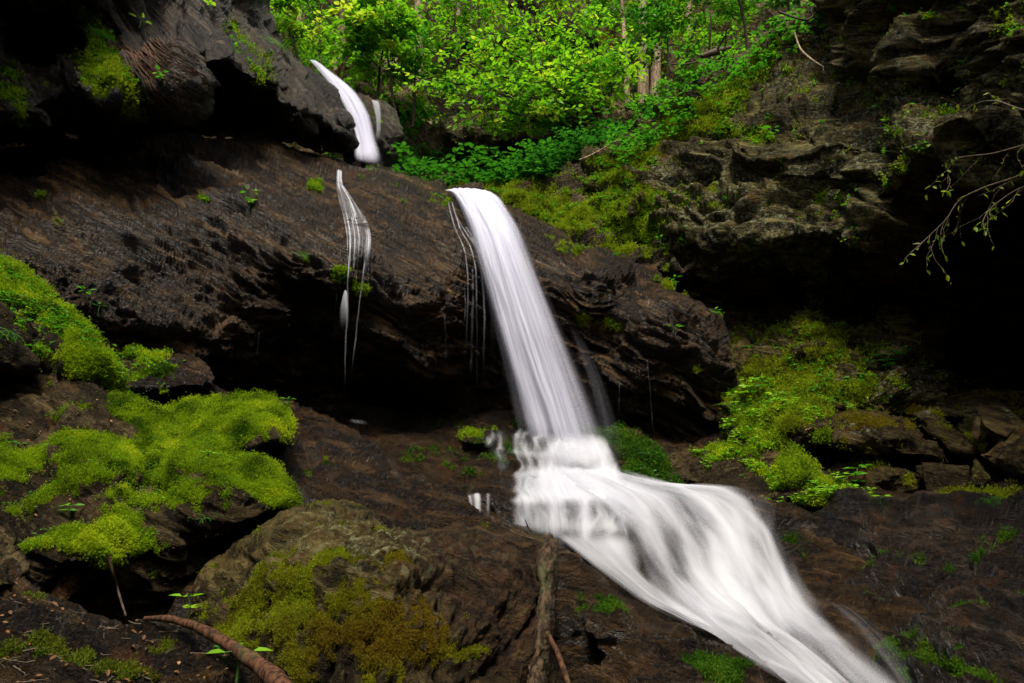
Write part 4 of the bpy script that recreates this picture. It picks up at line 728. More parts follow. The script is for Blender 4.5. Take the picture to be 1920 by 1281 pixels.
def spray_leaves(br, L, rs, out, per=9, spread=.35, flat=.35):
    """leaves set alternately along a twig polyline, in a roughly level plane"""
    n = len(br) - 1; t = rs.rand(per) ** .7 * n; i = np.minimum(t.astype(int), n - 1); f = (t - i)[:, None]
    p = br[i] * (1 - f) + br[i + 1] * f; d = br[i + 1] - br[i]; d /= np.linalg.norm(d, axis=1)[:, None] + 1e-9
    s = np.cross(d, [0, 0, 1.]); s /= np.linalg.norm(s, axis=1)[:, None] + 1e-9
    sg = np.where(rs.rand(per) < .5, -1, 1)[:, None]
    dirv = d * .6 + s * sg * (.5 + .5 * rs.rand(per, 1)) + rs.normal(size=(per, 3)) * .25 - np.array([0, 0, .12])
    p = p + s * sg * spread * L * rs.rand(per, 1) * 2 + rs.normal(size=(per, 3)) * L * .15
    nrm = np.array([0, 0, 1.]) + rs.normal(size=(per, 3)) * flat + np.array([0, -.25, 0])
    out.append((p, dirv, nrm, L * (.6 + .6 * rs.rand(per))))

def crown_mesh(name, out, mat, parent, rs, tone=0., wid=.62):
    p = np.concatenate([o[0] for o in out]); d = np.concatenate([o[1] for o in out]); n = np.concatenate([o[2] for o in out]); L = np.concatenate([o[3] for o in out])
    V, Fq = leaves(p, d, n, L, wid)
    c = np.clip(.35 * rs.rand(len(p)) + .6 * (fbm(p * 1.7, 2) * 1.7 + .42) + tone, 0, 1)  # tone varies in clumps so the crowns look unevenly lit
    return make_mesh(name, V, Fq, mat, parent, attrs={'rnd': np.repeat(c, 6), 'old': np.zeros(len(V))}, smooth_=False)

def tree(name, base, top, r0, crown, label, cat='tree', group=None, mat='leaf_mid', barkm='bark', seed=0, nb=10, bl=1.4, leaf=.11, start=.35, sub=5, per=9, lift=.02, tone=0., droop=0., wob=.05, limbs=None):
    """trunk from base to top, nb branches with side twigs and flat leaf sprays"""
    rs = np.random.RandomState(seed); root = empty(name, base, label=label, cat=cat, group=group)
    base = np.array(base); top = np.array(top); n = 9
    t = np.linspace(0, 1, n)[:, None]; tr = base * (1 - t) + top * t + np.cumsum(rs.normal(size=(n, 3)), 0) * wob * np.array([1, 1, 0]) * np.linalg.norm(top - base) / 9; tr[0] = base - np.array([0, 0, .35])
    V, Fq = [], []; tube(tr, r0 * (1 - .75 * t[:, 0] ** 1.2), 8, V, Fq); out = []; BV, BF = [], []
    for b in range(nb):
        h = start + (1 - start) * (b + rs.rand()) / max(nb, 1); k = min(int(h * (n - 1)), n - 2); p0 = tr[k] + (tr[k + 1] - tr[k]) * (h * (n - 1) - k)
        a = rs.rand() * 2 * np.pi; Lb = bl * (.55 + .7 * rs.rand()) * (1.15 - .5 * h)
        br = wiggle(p0, (math.cos(a), math.sin(a), .35 + .3 * rs.rand() - droop), Lb, 7, .16, rs, lift - .05)
        tube(br, r0 * .32 * np.linspace(1, .2, 8) * (1.1 - .5 * h), 5, BV, BF)
        for s_ in range(sub):
            j = 2 + s_ * 5 // sub; q0 = br[min(j, 7)]; aa = a + rs.choice([-1, 1]) * (.5 + .6 * rs.rand())
            tw = wiggle(q0, (math.cos(aa), math.sin(aa), .05 - droop), Lb * (.3 + .35 * rs.rand()), 4, .18, rs, -.03)
            tube(tw, np.linspace(1, .3, 5) * r0 * .09 + .002, 4, BV, BF); spray_leaves(tw, leaf, rs, out, per)
        spray_leaves(br[3:], leaf, rs, out, per)
    make_mesh('trunk', np.concatenate(V), Fq_split(Fq), M[barkm], root)
    if BV: make_mesh('branches', np.concatenate(BV), Fq_split(BF), M[barkm], root)
    if crown and out: crown_mesh('crown', out, M[mat], root, rs, tone)
    return root

def Fq_split(L):
    return [np.concatenate([f for f in L])]

def at(px, py, Y): return P(px, py, Y)
# tall trunks in the woods: (foot px, foot py, Y, top px, radius, label)
TR = [(636, 125, 15.0, 661, -120, .17, 'leaning brown tree trunk above the upper fall'), (738, 178, 14.6, 746, -120, .085, 'slim straight trunk right of the leaning trunk'), (784, 150, 15.5, 786, -120, .15, 'pale straight trunk in the gap between the leaf sprays'),
      (690, 80, 17, 700, -120, .10, 'thin trunk behind the pale outcrop'), (966, 60, 18, 968, -120, .24, 'thick trunk at the top above the big shrub'), (1206, 205, 14.5, 1208, -120, .16, 'tall grey trunk, first of the pair above the mossy bank'),
      (1226, 195, 15.0, 1232, -120, .15, 'tall grey trunk, second of the pair above the mossy bank'), (1176, 180, 14.0, 1160, -120, .07, 'slender leaning trunk left of the pair of grey trunks'), (1170, 60, 17, 1172, -120, .12, 'far trunk high among the leaves left of the grey pair'),
      (620, 60, 18, 622, -120, .07, 'far thin trunk beside the leaning trunk'), (858, 60, 18, 866, -120, .09, 'dark thin trunk left of the mossy crag'), (1290, 110, 15.5, 1296, -120, .09, 'shaded trunk right of the grey pair'), (560, 60, 17, 566, -120, .09, 'shaded trunk nearest the cliff edge')]
for i, (x, y, Y, xt, yt, r, lb) in enumerate(TR):
    b = at(x, y, Y); tp = at(xt, yt, Y + .6); tp = b + (tp - b) * 1.25
    tree('tree', b, tp, r, True, lb, group='tall trees in the woods', seed=100 + i, nb=8, bl=1.9, leaf=.13, start=.55, sub=5, per=9, wob=.012, mat='leaf_bright' if i % 3 else 'leaf_mid')
# understorey saplings with level leaf sprays (px, py foot, Y, height, leaf mat, spread)
SP = [(745, 225, 12.9, 2.7, 'leaf_bright', 1.2, 'sapling with large bright leaves right of the upper fall', .17), (705, 200, 13.3, 2.2, 'leaf_bright', 1.0, 'bright sapling behind the upper fall', .16), (640, 150, 13.8, 2.0, 'leaf_bright', 1.2, 'low bright sapling above the lip of the upper fall', .12),
      (600, 95, 15.0, 2.6, 'leaf_mid', 1.5, 'leafy sapling in front of the shaded trunk', .12), (830, 190, 13.6, 3.0, 'leaf_bright', 1.5, 'layered bright sapling left of the big pale boulder', .12), (775, 215, 13.4, 1.8, 'leaf_mid', 1.1, 'small sapling between upper fall and pale boulder', .12),
      (900, 120, 15.4, 3.2, 'leaf_bright', 1.8, 'broad sapling below the mossy crag', .13), (1000, 120, 15.4, 3.0, 'leaf_bright', 1.8, 'bright sapling behind the leaning shrub', .13), (1330, 120, 13.2, 2.6, 'leaf_mid', 1.4, 'sapling at the brink of the cliff above the dead branch', .13),
      (1250, 180, 13.2, 2.4, 'leaf_mid', 1.2, 'green sapling right of the grey pair of trunks', .12), (1150, 130, 15.0, 2.6, 'leaf_mid', 1.5, 'shaded sapling between the far trunk and the grey pair', .12), (1400, 70, 12.4, 2.4, 'leaf_mid', 1.3, 'dark sapling on the cliff top', .13),
      (1480, 40, 11.6, 1.8, 'leaf_dark', 1.1, 'small dark sapling where the cliff meets the upper edge', .12), (680, 60, 17, 3, 'leaf_mid', 1.8, 'far green sapling between the leaning and the slim trunk', .13), (800, 60, 17.5, 3.2, 'leaf_bright', 1.8, 'far bright sapling left of the mossy crag', .13), (1080, 60, 17, 3.2, 'leaf_bright', 1.8, 'far bright sapling right of the mossy crag', .13),
      (1230, 60, 16.5, 3.2, 'leaf_bright', 1.8, 'far bright sapling above the grey pair of trunks', .13), (1320, 40, 15.5, 3., 'leaf_mid', 1.7, 'far sapling above the dead branch', .13), (560, 110, 13.5, 1.5, 'leaf_bright', .9, 'leafy bush over the brink of the upper cliff', .12), (950, 40, 18, 3, 'leaf_mid', 1.8, 'far sapling over the mossy crag', .13)]
for i, (x, y, Y, h, m_, sp, lb, lf) in enumerate(SP):
    b = at(x, y, Y); rs = np.random.RandomState(300 + i); tp = b + np.array([rs.normal() * .3, -.3 + rs.normal() * .3, h])
    tree('sapling', b, tp, .035, True, lb, cat='young tree', group='saplings in the woods', seed=200 + i, nb=11, bl=sp, leaf=lf * 1.1, start=.3, sub=7, per=11, barkm='bark_dark', mat=m_, wob=.05, tone=.08)

# the big leaning multi-stemmed shrub
def big_shrub():
    rs = np.random.RandomState(77); foot = at(1118, 252, 12.3); root = empty('shrub', foot, label='wide multi-stemmed shrub leaning over the big pale boulder', cat='shrub')
    tips = [(885, 205, 11.5), (800, 150, 11.3), (860, 110, 11.6), (930, 80, 11.8), (990, 130, 11.4), (1010, 60, 12.2), (1075, 70, 12.3), (1120, 40, 12.6), (1165, 120, 12.0), (1190, 70, 12.4), (930, 170, 11.2), (1040, 170, 11.5), (1000, 220, 11.4), (900, 235, 11.6), (1090, 130, 11.8), (850, 60, 12.2), (950, 20, 12.6), (1030, 100, 12.)]
    out = []
    for k, (x, y, Y) in enumerate(tips):
        e = at(x, y, Y); f = foot + np.array([rs.normal() * .15, rs.normal() * .1, -.1]); mid = f * .5 + e * .5 + np.array([rs.normal() * .15, 0, .35 + .15 * rs.rand()])
        t = np.linspace(0, 1, 12)[:, None]; pts = (1 - t) ** 2 * f + 2 * t * (1 - t) * mid + t * t * e; pts[1:-1] += rs.normal(size=(10, 3)) * .03
        V, Fq = [], []; tube(pts, np.linspace(.045, .008, 12) * (1 if k else 1.2), 6, V, Fq)
        for j in range(4, 12):
            for s_ in range(3):
                a = rs.rand() * 2 * np.pi; tw = wiggle(pts[j], (math.cos(a), math.sin(a) * .8, .15), .35 + .55 * rs.rand(), 4, .2, rs, -.04)
                tube(tw, np.linspace(.009, .003, 5), 4, V, Fq); spray_leaves(tw, .14, rs, out, 13)
        make_mesh('stem', np.concatenate(V), Fq_split(Fq), M['bark_dark'], root)
    crown_mesh('crown', out, M['leaf_bright'], root, rs, .05)
big_shrub()

# low herbs and ferns over the forest floor: uncountable ground cover
def cover(name, regs, n, L, mat, seed, label, tone=0., cat='undergrowth', nrm_up=1., hgt=.35):
    rs = np.random.RandomState(seed); ps = []; 
    for (R, poly, w) in regs:
        sd, _, _ = poly_sdf(R['px'], R['py'], np.array(poly, float)); c = np.nonzero((sd > 0) & (R['sd'] > 0))[0]
        if len(c): ps.append(R['V'][c[rs.randint(0, len(c), int(n * w))]])
    p0 = np.concatenate(ps); m = len(p0); k = 5                         # little whorls of leaves on short stems
    clump = (fbm(p0 * 1.7, 3) * 1.3 + .5).clip(0, 1); keep = clump + .35 * rs.rand(m) > .45; p0, clump = p0[keep], clump[keep]; m = len(p0)
    c = p0 + np.array([0, -.1, .02]) + np.stack([rs.normal(size=m) * .12, rs.normal(size=m) * .12, hgt * rs.rand(m) * (.15 + 1.8 * clump ** 2)], -1)
    c = np.repeat(c, k, 0); a = rs.rand(m * k) * 2 * np.pi; d = np.stack([np.cos(a), np.sin(a), -.1 + .4 * rs.rand(m * k)], -1)
    p = c + d * L * .25; nrm = np.array([0, -.2, nrm_up]) + rs.normal(size=(m * k, 3)) * .25
    V, Fq = leaves(p, d, nrm, L * (.5 + .7 * rs.rand(m * k)), .6)
    r = np.clip(.4 * rs.rand(m * k) + .5 * np.repeat(clump, k) + tone, 0, 1)
    return make_mesh(name, V, Fq, M[mat], attrs={'rnd': np.repeat(r, 6), 'old': np.zeros(len(V))}, smooth_=False, kind='stuff', label=label, cat=cat)
HR = R_hill
cover('undergrowth', [(HR, [(500, 90), (620, 140), (700, 200), (780, 215), (840, 270), (1000, 290), (1150, 250), (1300, 150), (1420, 90), (1500, 330), (700, 360), (500, 200)], 1.)], 4200, .12, 'leaf_mid', 1, 'green herbs and seedlings covering the forest floor', -.15)
cover('undergrowth', [(HR, [(480, -60), (1600, -60), (1450, 110), (1100, 170), (800, 190), (600, 140), (480, 100)], 1.)], 3600, .13, 'leaf_bright', 2, 'bright leafy undergrowth high on the wooded slope', -.1, hgt=.6)
cover('undergrowth', [(R_bank, [(730, 290), (780, 270), (1000, 300), (1130, 240), (1260, 220), (1200, 290), (1080, 310), (1000, 345), (860, 350), (760, 330)], 1.)], 700, .15, 'leaf_mid', 3, 'dense low plants on the bank under the shrub', -.4, hgt=.45)
cover('undergrowth', [(R_bank, [(960, 330), (1100, 240), (1260, 220), (1200, 300), (1080, 320), (1000, 350)], 1.)], 900, .11, 'leaf_dark', 5, 'dark low plants in the shade right of the big shrub', 0., hgt=.4)
cover('undergrowth', [(R_cliff, [(1130, 290), (1180, 250), (1300, 170), (1400, 100), (1520, 40), (1540, 60), (1400, 140), (1330, 180), (1250, 270), (1160, 330)], .8), (HR, [(1150, 250), (1300, 130), (1450, 50), (1500, 90), (1350, 240)], .5)], 420, .11, 'leaf_mid', 4, 'seedlings along the mossy brink of the cliff', 0., hgt=.3)
print('trees', round(time.time() - T0, 1))

# ---- moss carpets (part of the rock they grow on)
def moss_on(o, R, n, size, mat='tuft', seed=0, thr=.45, **kw):
    return tufts('moss', R, M[mat], n, size, thr, seed, parent=o, kind='stuff', **kw)
moss_on(mainm, R_main, 150000, .0065, seed=1); moss_on(cus, R_cus, 40000, .0085, seed=2); moss_on(fm, R_fm, 44000, .010, seed=3)
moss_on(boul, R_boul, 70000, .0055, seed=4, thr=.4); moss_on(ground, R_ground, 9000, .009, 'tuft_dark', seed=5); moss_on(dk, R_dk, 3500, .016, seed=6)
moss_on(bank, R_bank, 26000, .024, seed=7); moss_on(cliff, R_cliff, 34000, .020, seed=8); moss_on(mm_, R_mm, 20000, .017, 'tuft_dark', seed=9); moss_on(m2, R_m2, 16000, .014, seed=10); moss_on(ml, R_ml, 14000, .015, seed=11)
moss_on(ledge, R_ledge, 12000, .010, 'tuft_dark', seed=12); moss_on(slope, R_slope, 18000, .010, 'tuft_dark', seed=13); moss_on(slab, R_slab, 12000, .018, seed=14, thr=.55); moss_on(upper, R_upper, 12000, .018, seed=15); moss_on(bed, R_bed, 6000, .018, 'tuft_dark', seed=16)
for i, (o, R) in enumerate(rk):
    if R['m'].max() > .6: moss_on(o, R, int(700 + 9 * (R['m'] > .45).sum() ** .85), .014, seed=30 + i)

def herbs_on(R, n, L, mat, seed, label, thr=.5, region=None, hgt=.02):
    rs = np.random.RandomState(seed); ok = (R['m'] > thr) & (R['sd'] > 2) & (R['px'] > -40) & (R['px'] < 1960) & (R['py'] > -40) & (R['py'] < 1320)
    if region is not None: ok &= region(R['px'], R['py'])
    c = np.nonzero(ok)[0]; cl = fbm(R['V'][c] * 2.2 + seed, 3); c = c[cl > .02]
    if not len(c): return
    i = np.repeat(c[rs.randint(0, len(c), n)], 4); m = len(i); off = np.repeat(rs.normal(size=(n, 3)) * .02 + np.stack([0 * np.arange(n), 0 * np.arange(n), hgt * rs.rand(n)], -1), 4, 0)
    a = rs.rand(m) * 6.28; d = np.stack([np.cos(a), np.sin(a), .1 + .5 * rs.rand(m)], -1); p = R['V'][i] + R['N'][i] * .008 + off
    V, Fq = leaves(p, d, np.array([0, -.3, 1]) + rs.normal(size=(m, 3)) * .3, L * (.4 + .9 * rs.rand(m)), .6)
    make_mesh('ground_plants', V, Fq, M[mat], attrs={'rnd': np.repeat(rs.rand(m), 6), 'old': np.zeros(len(V))}, smooth_=False, kind='stuff', label=label, cat='ground plants')
herbs_on(R_fm, 900, .030, 'leaf_mid', 1, 'tiny leafy plants growing through the moss of the steep outcrop'); herbs_on(R_main, 700, .014, 'leaf_mid', 2, 'tiny leaves dotted over the moss carpet of the left bank', .6)
herbs_on(R_m2, 900, .035, 'leaf_bright', 3, 'small bright plants on the mossy terrace', .4); herbs_on(R_ml, 700, .035, 'leaf_bright', 4, 'small bright plants on the mossy ledge', .4)
herbs_on(R_cliff, 1500, .05, 'leaf_mid', 5, 'small plants rooted along the ledges of the cliff', .45); herbs_on(R_mm, 500, .03, 'leaf_dark', 6, 'small dark plants on the wet mossy mound', .4); herbs_on(R_bank, 900, .05, 'leaf_mid', 7, 'small plants on the mossy bank behind the main fall', .45)
herbs_on(R_upper, 500, .045, 'leaf_mid', 8, 'small plants on the mossy edges of the upper cliff', .4); herbs_on(R_slab, 350, .035, 'leaf_mid', 9, 'small plants in the moss spots of the slab', .5); herbs_on(R_dk, 120, .03, 'leaf_mid', 10, 'small plants on the low dark ledge', .4)
# rusty rootlets draped over the hump of the upper cliff
def rootlets():
    rs = np.random.RandomState(9); V, Fq = [], []; k = KDTree(len(R_upper['px'])); U = R_upper
    for i, (x, y) in enumerate(zip(U['px'], U['py'])): k.insert((x, y, 0), i)
    k.balance()
    for s_ in range(60):
        x, y = 215 + rs.rand() * 70, 75 + rs.rand() * 40; p = []; sl = .75 + rs.normal() * .12
        for t in range(9):
            _, i, dd = k.find((x, y, 0)); p.append(U['V'][i] + U['N'][i] * .015); x += 7 + rs.rand() * 9; y += (9 + rs.rand() * 8) * sl
            if y > 226: break
        if len(p) > 3: tube(np.array(p), np.linspace(.009, .003, len(p)), 4, V, Fq)
    Vc = np.concatenate(V); make_mesh('hanging_roots', Vc, Fq_split(Fq), M['root'], kind='stuff', label='rusty rootlets draped over the hump of the upper cliff', cat='roots')
rootlets()

# ---- seedlings and small plants
def seedling(px, py, Y, h, L, label, nl=4, whorls=2, mat='leaf_mid', seed=0, lean=0., kind='seedling', narrow=.6):
    rs = np.random.RandomState(seed); b = at(px, py, Y); root = empty(kind, b, label=label, cat='plant', group=None)
    st = wiggle(b - np.array([0, 0, .02]), (lean, -.25, 1), h, 5, .08, rs); V, Fq = [], []; tube(st, np.linspace(.005, .0025, 6) * max(1, L / .07), 5, V, Fq)
    P_, D_, N_, L_ = [], [], [], []
    for w_ in range(whorls):
        c = st[5 - 2 * w_] if w_ < 3 else st[1]; a0 = rs.rand() * 6.28
        for k in range(nl):
            a = a0 + k * 2 * np.pi / nl + rs.normal() * .2; d = np.array([math.cos(a), math.sin(a), .1 + .2 * rs.rand()])
            if w_ == 0 or whorls > 3: e = c + d * L * .5; tube(np.array([c, (c + e) / 2 + [0, 0, .005], e]), .0018, 4, V, Fq)
            else: e = c
            P_.append(e); D_.append(d); N_.append(np.array([0, -.35, 1]) + rs.normal(size=3) * .25); L_.append(L * (.7 + .5 * rs.rand()))
    make_mesh('stem', np.concatenate(V), Fq_split(Fq), M['stem'], root, attrs={'rnd': np.zeros(sum(len(v) for v in V))})
    Vl, Fl = leaves(np.array(P_), np.array(D_), np.array(N_), np.array(L_), narrow)
    make_mesh('leaves', Vl, Fl, M[mat], root, attrs={'rnd': np.repeat(.3 + .6 * rs.rand(len(P_)), 6), 'old': np.zeros(len(Vl))}, smooth_=False)
def surfY(px, py, cands=None):
    """distance of the nearest surface at a picture point, so a plant can root on it"""
    best = 1e9
    for R in (cands or ALLR):
        if 'q' not in R: R['q'] = proj(R['V'])
        d = (R['q'][0] - px) ** 2 + (R['q'][1] - py) ** 2; i = d.argmin()
        if d[i] < 60: best = min(best, R['V'][i][1])
    return best
ALLR = [R_upper, R_slab, R_cliff, R_bank, R_bed, R_slope, R_ledge, R_fm, R_brown, R_main, R_ground, R_boul, R_ml, R_mm, R_m2, R_hill, R_dk, R_cus] + [r[1] for r in rk]
SD = [(466, 400, .28, .09, 4, 2, 'leaf_mid', 'tall thin plant with leaf whorls on the middle of the slab'), (158, 565, .12, .07, 5, 1, 'leaf_mid', 'clover-like plant above the mossy outcrop'), (184, 590, .10, .06, 5, 1, 'leaf_dark', 'shaded clover-like plant right of the mossy outcrop'),
      (530, 620, .10, .08, 5, 2, 'leaf_mid', 'bright plant under the overhang left of the trickle'), (563, 622, .06, .06, 4, 1, 'leaf_mid', 'little plant next to the bright plant under the overhang'), (632, 692, .08, .09, 5, 2, 'leaf_mid', 'leafy plant beside the falling trickle'),
      (353, 1160, .12, .06, 4, 2, 'leaf_bright', 'pale seedling between the boulder and the root'), (445, 1268, .10, .10, 3, 1, 'leaf_bright', 'three-leaved seedling growing beside the root'), (425, 1225, .04, .05, 3, 1, 'leaf_dark', 'small dark seedling above the three-leaved one'),
      (262, 50, .12, .11, 4, 1, 'leaf_bright', 'yellow-green seedling on the upper cliff face'), (205, 80, .12, .08, 4, 2, 'leaf_mid', 'upright plant on the moss of the upper cliff'), (300, 150, .10, .08, 4, 2, 'leaf_mid', 'small plant on the rusty roots of the upper cliff'), (440, 90, .1, .07, 4, 2, 'leaf_mid', 'plant in a crack near the middle of the upper cliff'), (392, 12, .12, .09, 4, 2, 'leaf_bright', 'bright sprig at the top edge of the upper cliff'),
      (1440, 265, .2, .11, 5, 3, 'leaf_mid', 'leafy sprig on the cliff left of the square lichened block'), (1430, 318, .15, .11, 5, 2, 'leaf_mid', 'green sprig hanging below the lichened block'), (1408, 255, .1, .1, 4, 1, 'leaf_dark', 'dark sprig at the left of the lichened block'), (1285, 455, .2, .10, 4, 3, 'leaf_mid', 'upright plant on the ledge below the cliff face'), (1360, 465, .1, .09, 4, 2, 'leaf_mid', 'small plant right of the upright plant on the ledge'), (1238, 455, .08, .08, 4, 1, 'leaf_mid', 'tiny plant on the bright moss strip'),
      (1265, 540, .15, .08, 4, 2, 'leaf_mid', 'plant on the corner of the slab end'), (1262, 622, .06, .1, 5, 1, 'leaf_mid', 'flat-leaved plant on the side of the slab end'), (1340, 590, .07, .08, 5, 2, 'leaf_mid', 'plant spilling over the rounded end of the slab'),
      (1660, 690, .18, .12, 6, 3, 'leaf_dark', 'dark bushy plant above the pale lichen patch'), (1625, 700, .14, .11, 6, 2, 'leaf_dark', 'dark bushy plant left of the pale lichen patch'), (1690, 672, .12, .1, 5, 2, 'leaf_mid', 'small bush right above the pale lichen patch'),
      (1376, 775, .25, .09, 5, 3, 'leaf_bright', 'tall bright herb at the left end of the mossy ledge'), (1398, 740, .2, .09, 5, 3, 'leaf_bright', 'bright herb behind the mossy ledge'), (1430, 735, .16, .09, 5, 2, 'leaf_mid', 'broad-leaved herb on the sloping face'), (1450, 762, .16, .08, 5, 2, 'leaf_bright', 'herb on the middle of the mossy ledge'), (1365, 805, .12, .08, 5, 2, 'leaf_bright', 'herb at the foot of the mossy ledge'),
      (1603, 905, .16, .11, 5, 3, 'leaf_mid', 'tall plant with star-shaped leaves near the low boulder'), (1570, 900, .08, .07, 5, 2, 'leaf_bright', 'bright herb right of the moss pyramid'), (1590, 925, .08, .07, 5, 2, 'leaf_bright', 'bright herb in front of the low boulder'), (1625, 930, .08, .07, 5, 2, 'leaf_bright', 'bright creeping herb at the end of the terrace'), (1550, 925, .08, .06, 5, 2, 'leaf_bright', 'bright herb in front of the moss pyramid'), (1650, 940, .06, .07, 5, 1, 'leaf_bright', 'last bright herb above the black slope'),
      (192, 715, .04, .05, 4, 1, 'leaf_bright', 'bright sprout at the foot of the mossy outcrop'), (280, 690, .05, .05, 4, 2, 'leaf_bright', 'bright sprout on the small dark ledge'), (540, 760, .07, .05, 4, 3, 'leaf_mid', 'sprout behind the rounded mossy rock'), (30, 840, .05, .05, 4, 1, 'leaf_mid', 'sprout at the left edge of the moss carpet'), (130, 960, .05, .05, 4, 2, 'leaf_mid', 'sprout above the round moss hump'), (390, 855, .04, .04, 4, 1, 'leaf_bright', 'sprout in the middle of the moss carpet')]
for i, (x, y, h, L, nl, wh, m_, lb) in enumerate(SD):
    Y = surfY(x, y)
    if Y > 50: Y = surfY(x + 6, y + 8)
    seedling(x, y, Y - .03, h, L, lb, nl, wh, m_, seed=500 + i, lean=.1)
# grass tufts
def grass(px, py, n, L, label, seed, spread=.05, mat='leaf_mid', droop=.5):
    rs = np.random.RandomState(seed); Y = surfY(px, py) - .03; b = at(px, py, Y); root = None; V, Fq = [], []
    for k in range(n):
        a = rs.rand() * 6.28; d = np.array([math.cos(a) * .5, math.sin(a) * .4 - .25, 1.]); p = b + rs.normal(size=3) * np.array([spread, spread * .4, spread * .3])
        t = np.linspace(0, 1, 6)[:, None]; l = L * (.5 + .7 * rs.rand()); q = p + d * l * t + np.array([d[0] * 1., -.3, -droop * 1.6]) * l * t ** 2.2
        tube(q, np.linspace(.0028, .0007, 6) * (L / .12) ** .5, 3, V, Fq)
    Vc = np.concatenate(V)
    make_mesh('grass_tuft', Vc, Fq_split(Fq), M[mat], attrs={'rnd': np.repeat(rs.rand(len(V)), [len(v) for v in V]), 'old': np.zeros(len(Vc))}, label=label, cat='grass tuft')
GR = [(575, 490, 16, .16, 'spiky tuft on the slab left of the trickle'), (160, 30, 26, .25, 'hanging grass at the top of the dark cliff', ), (190, 75, 22, .22, 'long grass hanging on the mossy edge of the dark cliff'), (520, 60, 34, .42, 'tall yellow-green grass on the brink beside the woods'), (530, 95, 26, .36, 'grass leaning out just above the upper fall lip'), (445, 100, 14, .2, 'thin grass in a crack of the purple cliff'),
      (18, 640, 14, .22, 'dark grass blades at the left edge below the mossy outcrop'), (270, 880, 8, .07, 'short blades poking from the moss carpet'), (385, 975, 8, .09, 'wiry blades below the moss carpet'), (1385, 775, 26, .3, 'grass hanging at the left end of the mossy ledge'), (1340, 860, 16, .16, 'grass on the mossy terrace'), (345, 905, 7, .06, 'pale short blades in the middle of the moss'), (1860, 945, 20, .14, 'straw-coloured grass on the low ledge stone')]
for i, g in enumerate(GR): grass(*g, seed=700 + i, mat='leaf_bright' if i in (3, 4, 0) else 'leaf_mid')

# ---- dead wood
def woody(name, px_pts, r, mat, label, cat, seed=0, sides=9, rough=.12, twigs=0, cnt=28, **kw):
    rs = np.random.RandomState(seed); A = catmull([(x, y, Y) for x, y, Y in px_pts], np.linspace(0, 1, cnt)); pts = P(A[:, 0], A[:, 1], A[:, 2])
    rr = np.interp(np.linspace(0, 1, cnt), np.linspace(0, 1, len(r)), r); V, Fq = [], []; tube(pts, rr * (1 + rs.normal(size=cnt) * rough * .12), sides, V, Fq)
    for k in range(twigs):
        i = rs.randint(cnt // 4, cnt - 2); d = rs.normal(size=3); tw = wiggle(pts[i], d + (pts[i + 1] - pts[i]) * 8, rr[0] * (8 + 10 * rs.rand()), 5, .25, rs); tube(tw, np.linspace(rr[i] * .45, rr[i] * .15, 6), 4, V, Fq)
    Vc = np.concatenate(V); n = fbm(Vc * 14 + seed, 4); c = pts[np.argmin(((Vc[:, None] - pts[None]) ** 2).sum(2), 1)]; Vc = c + (Vc - c) * (1 + n * rough * 3)[:, None]
    return make_mesh(name, Vc, Fq_split(Fq), M[mat], label=label, cat=cat, **kw)
woody('tree_root', [(272, 1160, 3.05), (310, 1160, 3.0), (360, 1172, 2.93), (400, 1192, 2.86), (440, 1216, 2.8), (475, 1240, 2.72), (510, 1268, 2.62), (550, 1310, 2.5), (580, 1350, 2.4)], [.008, .014, .018, .022, .026, .030, .034, .036], 'root', 'thick red-brown root crossing the lower left', 'root', 1, 14, .16, cnt=60)
woody('fallen_branch', [(1315, 106, 11.2), (1340, 98, 11.2), (1370, 88, 11.3)], [.05, .065, .03], 'twig', 'pale broken branch lying on the cliff brink under the saplings', 'branch', 2, 8, .12, twigs=5)
woody('fallen_branch', [(1248, 118, 11.2), (1280, 121, 11.2), (1325, 112, 11.2)], [.012, .016, .012], 'twig', 'thin pale stick below the broken branch', 'branch', 3, 6, .06)
woody('fallen_branch', [(1490, 60, 8.6), (1500, 90, 8.5), (1520, 110, 8.3), (1545, 126, 8.1)], [.012, .016, .008], 'bark', 'crooked grey dead branch across the dark gully', 'branch', 4, 6, .1, twigs=3)
woody('fallen_branch', [(1460, 22, 9.0), (1500, 36, 8.8), (1520, 34, 8.8), (1548, 0, 8.8)], [.02, .018, .012], 'bark_dark', 'dark twisted branch at the top of the gully', 'branch', 5, 6, .1, twigs=2)
woody('fallen_branch', [(1025, 1185, 3.55), (1045, 1225, 3.5), (1058, 1260, 3.42), (1072, 1300, 3.35)], [.012, .014, .014, .012], 'root', 'dark stick leaning against the foot of the dead wood', 'branch', 6, 7, .08)
woody('fallen_branch', [(203, 1040, 3.42), (212, 1075, 3.45), (222, 1110, 3.5), (236, 1155, 3.4)], [.008, .006, .006, .004], 'bark_dark', 'thin black stick hanging down from the round moss hump', 'branch', 7, 6, .1)
woody('fallen_branch', [(985, 975, 4.35), (990, 988, 4.4), (998, 1000, 4.4)], [.003, .004, .005], 'bark_dark', 'tiny twig standing before the water curtain', 'branch', 8, 5, .05, twigs=1)
woody('fallen_branch', [(940, 985, 4.35), (970, 1002, 4.3), (1005, 1012, 4.3)], [.004, .005, .004], 'bark_dark', 'dark twigs on the crest of the huge boulder', 'branch', 9, 5, .05, twigs=3)
woody('fallen_branch', [(1085, 300, 10.2), (1110, 290, 10.3), (1160, 262, 10.2)], [.01, .014, .01], 'bark', 'curved stick on the brink above the mossy bank', 'branch', 10, 6, .08)
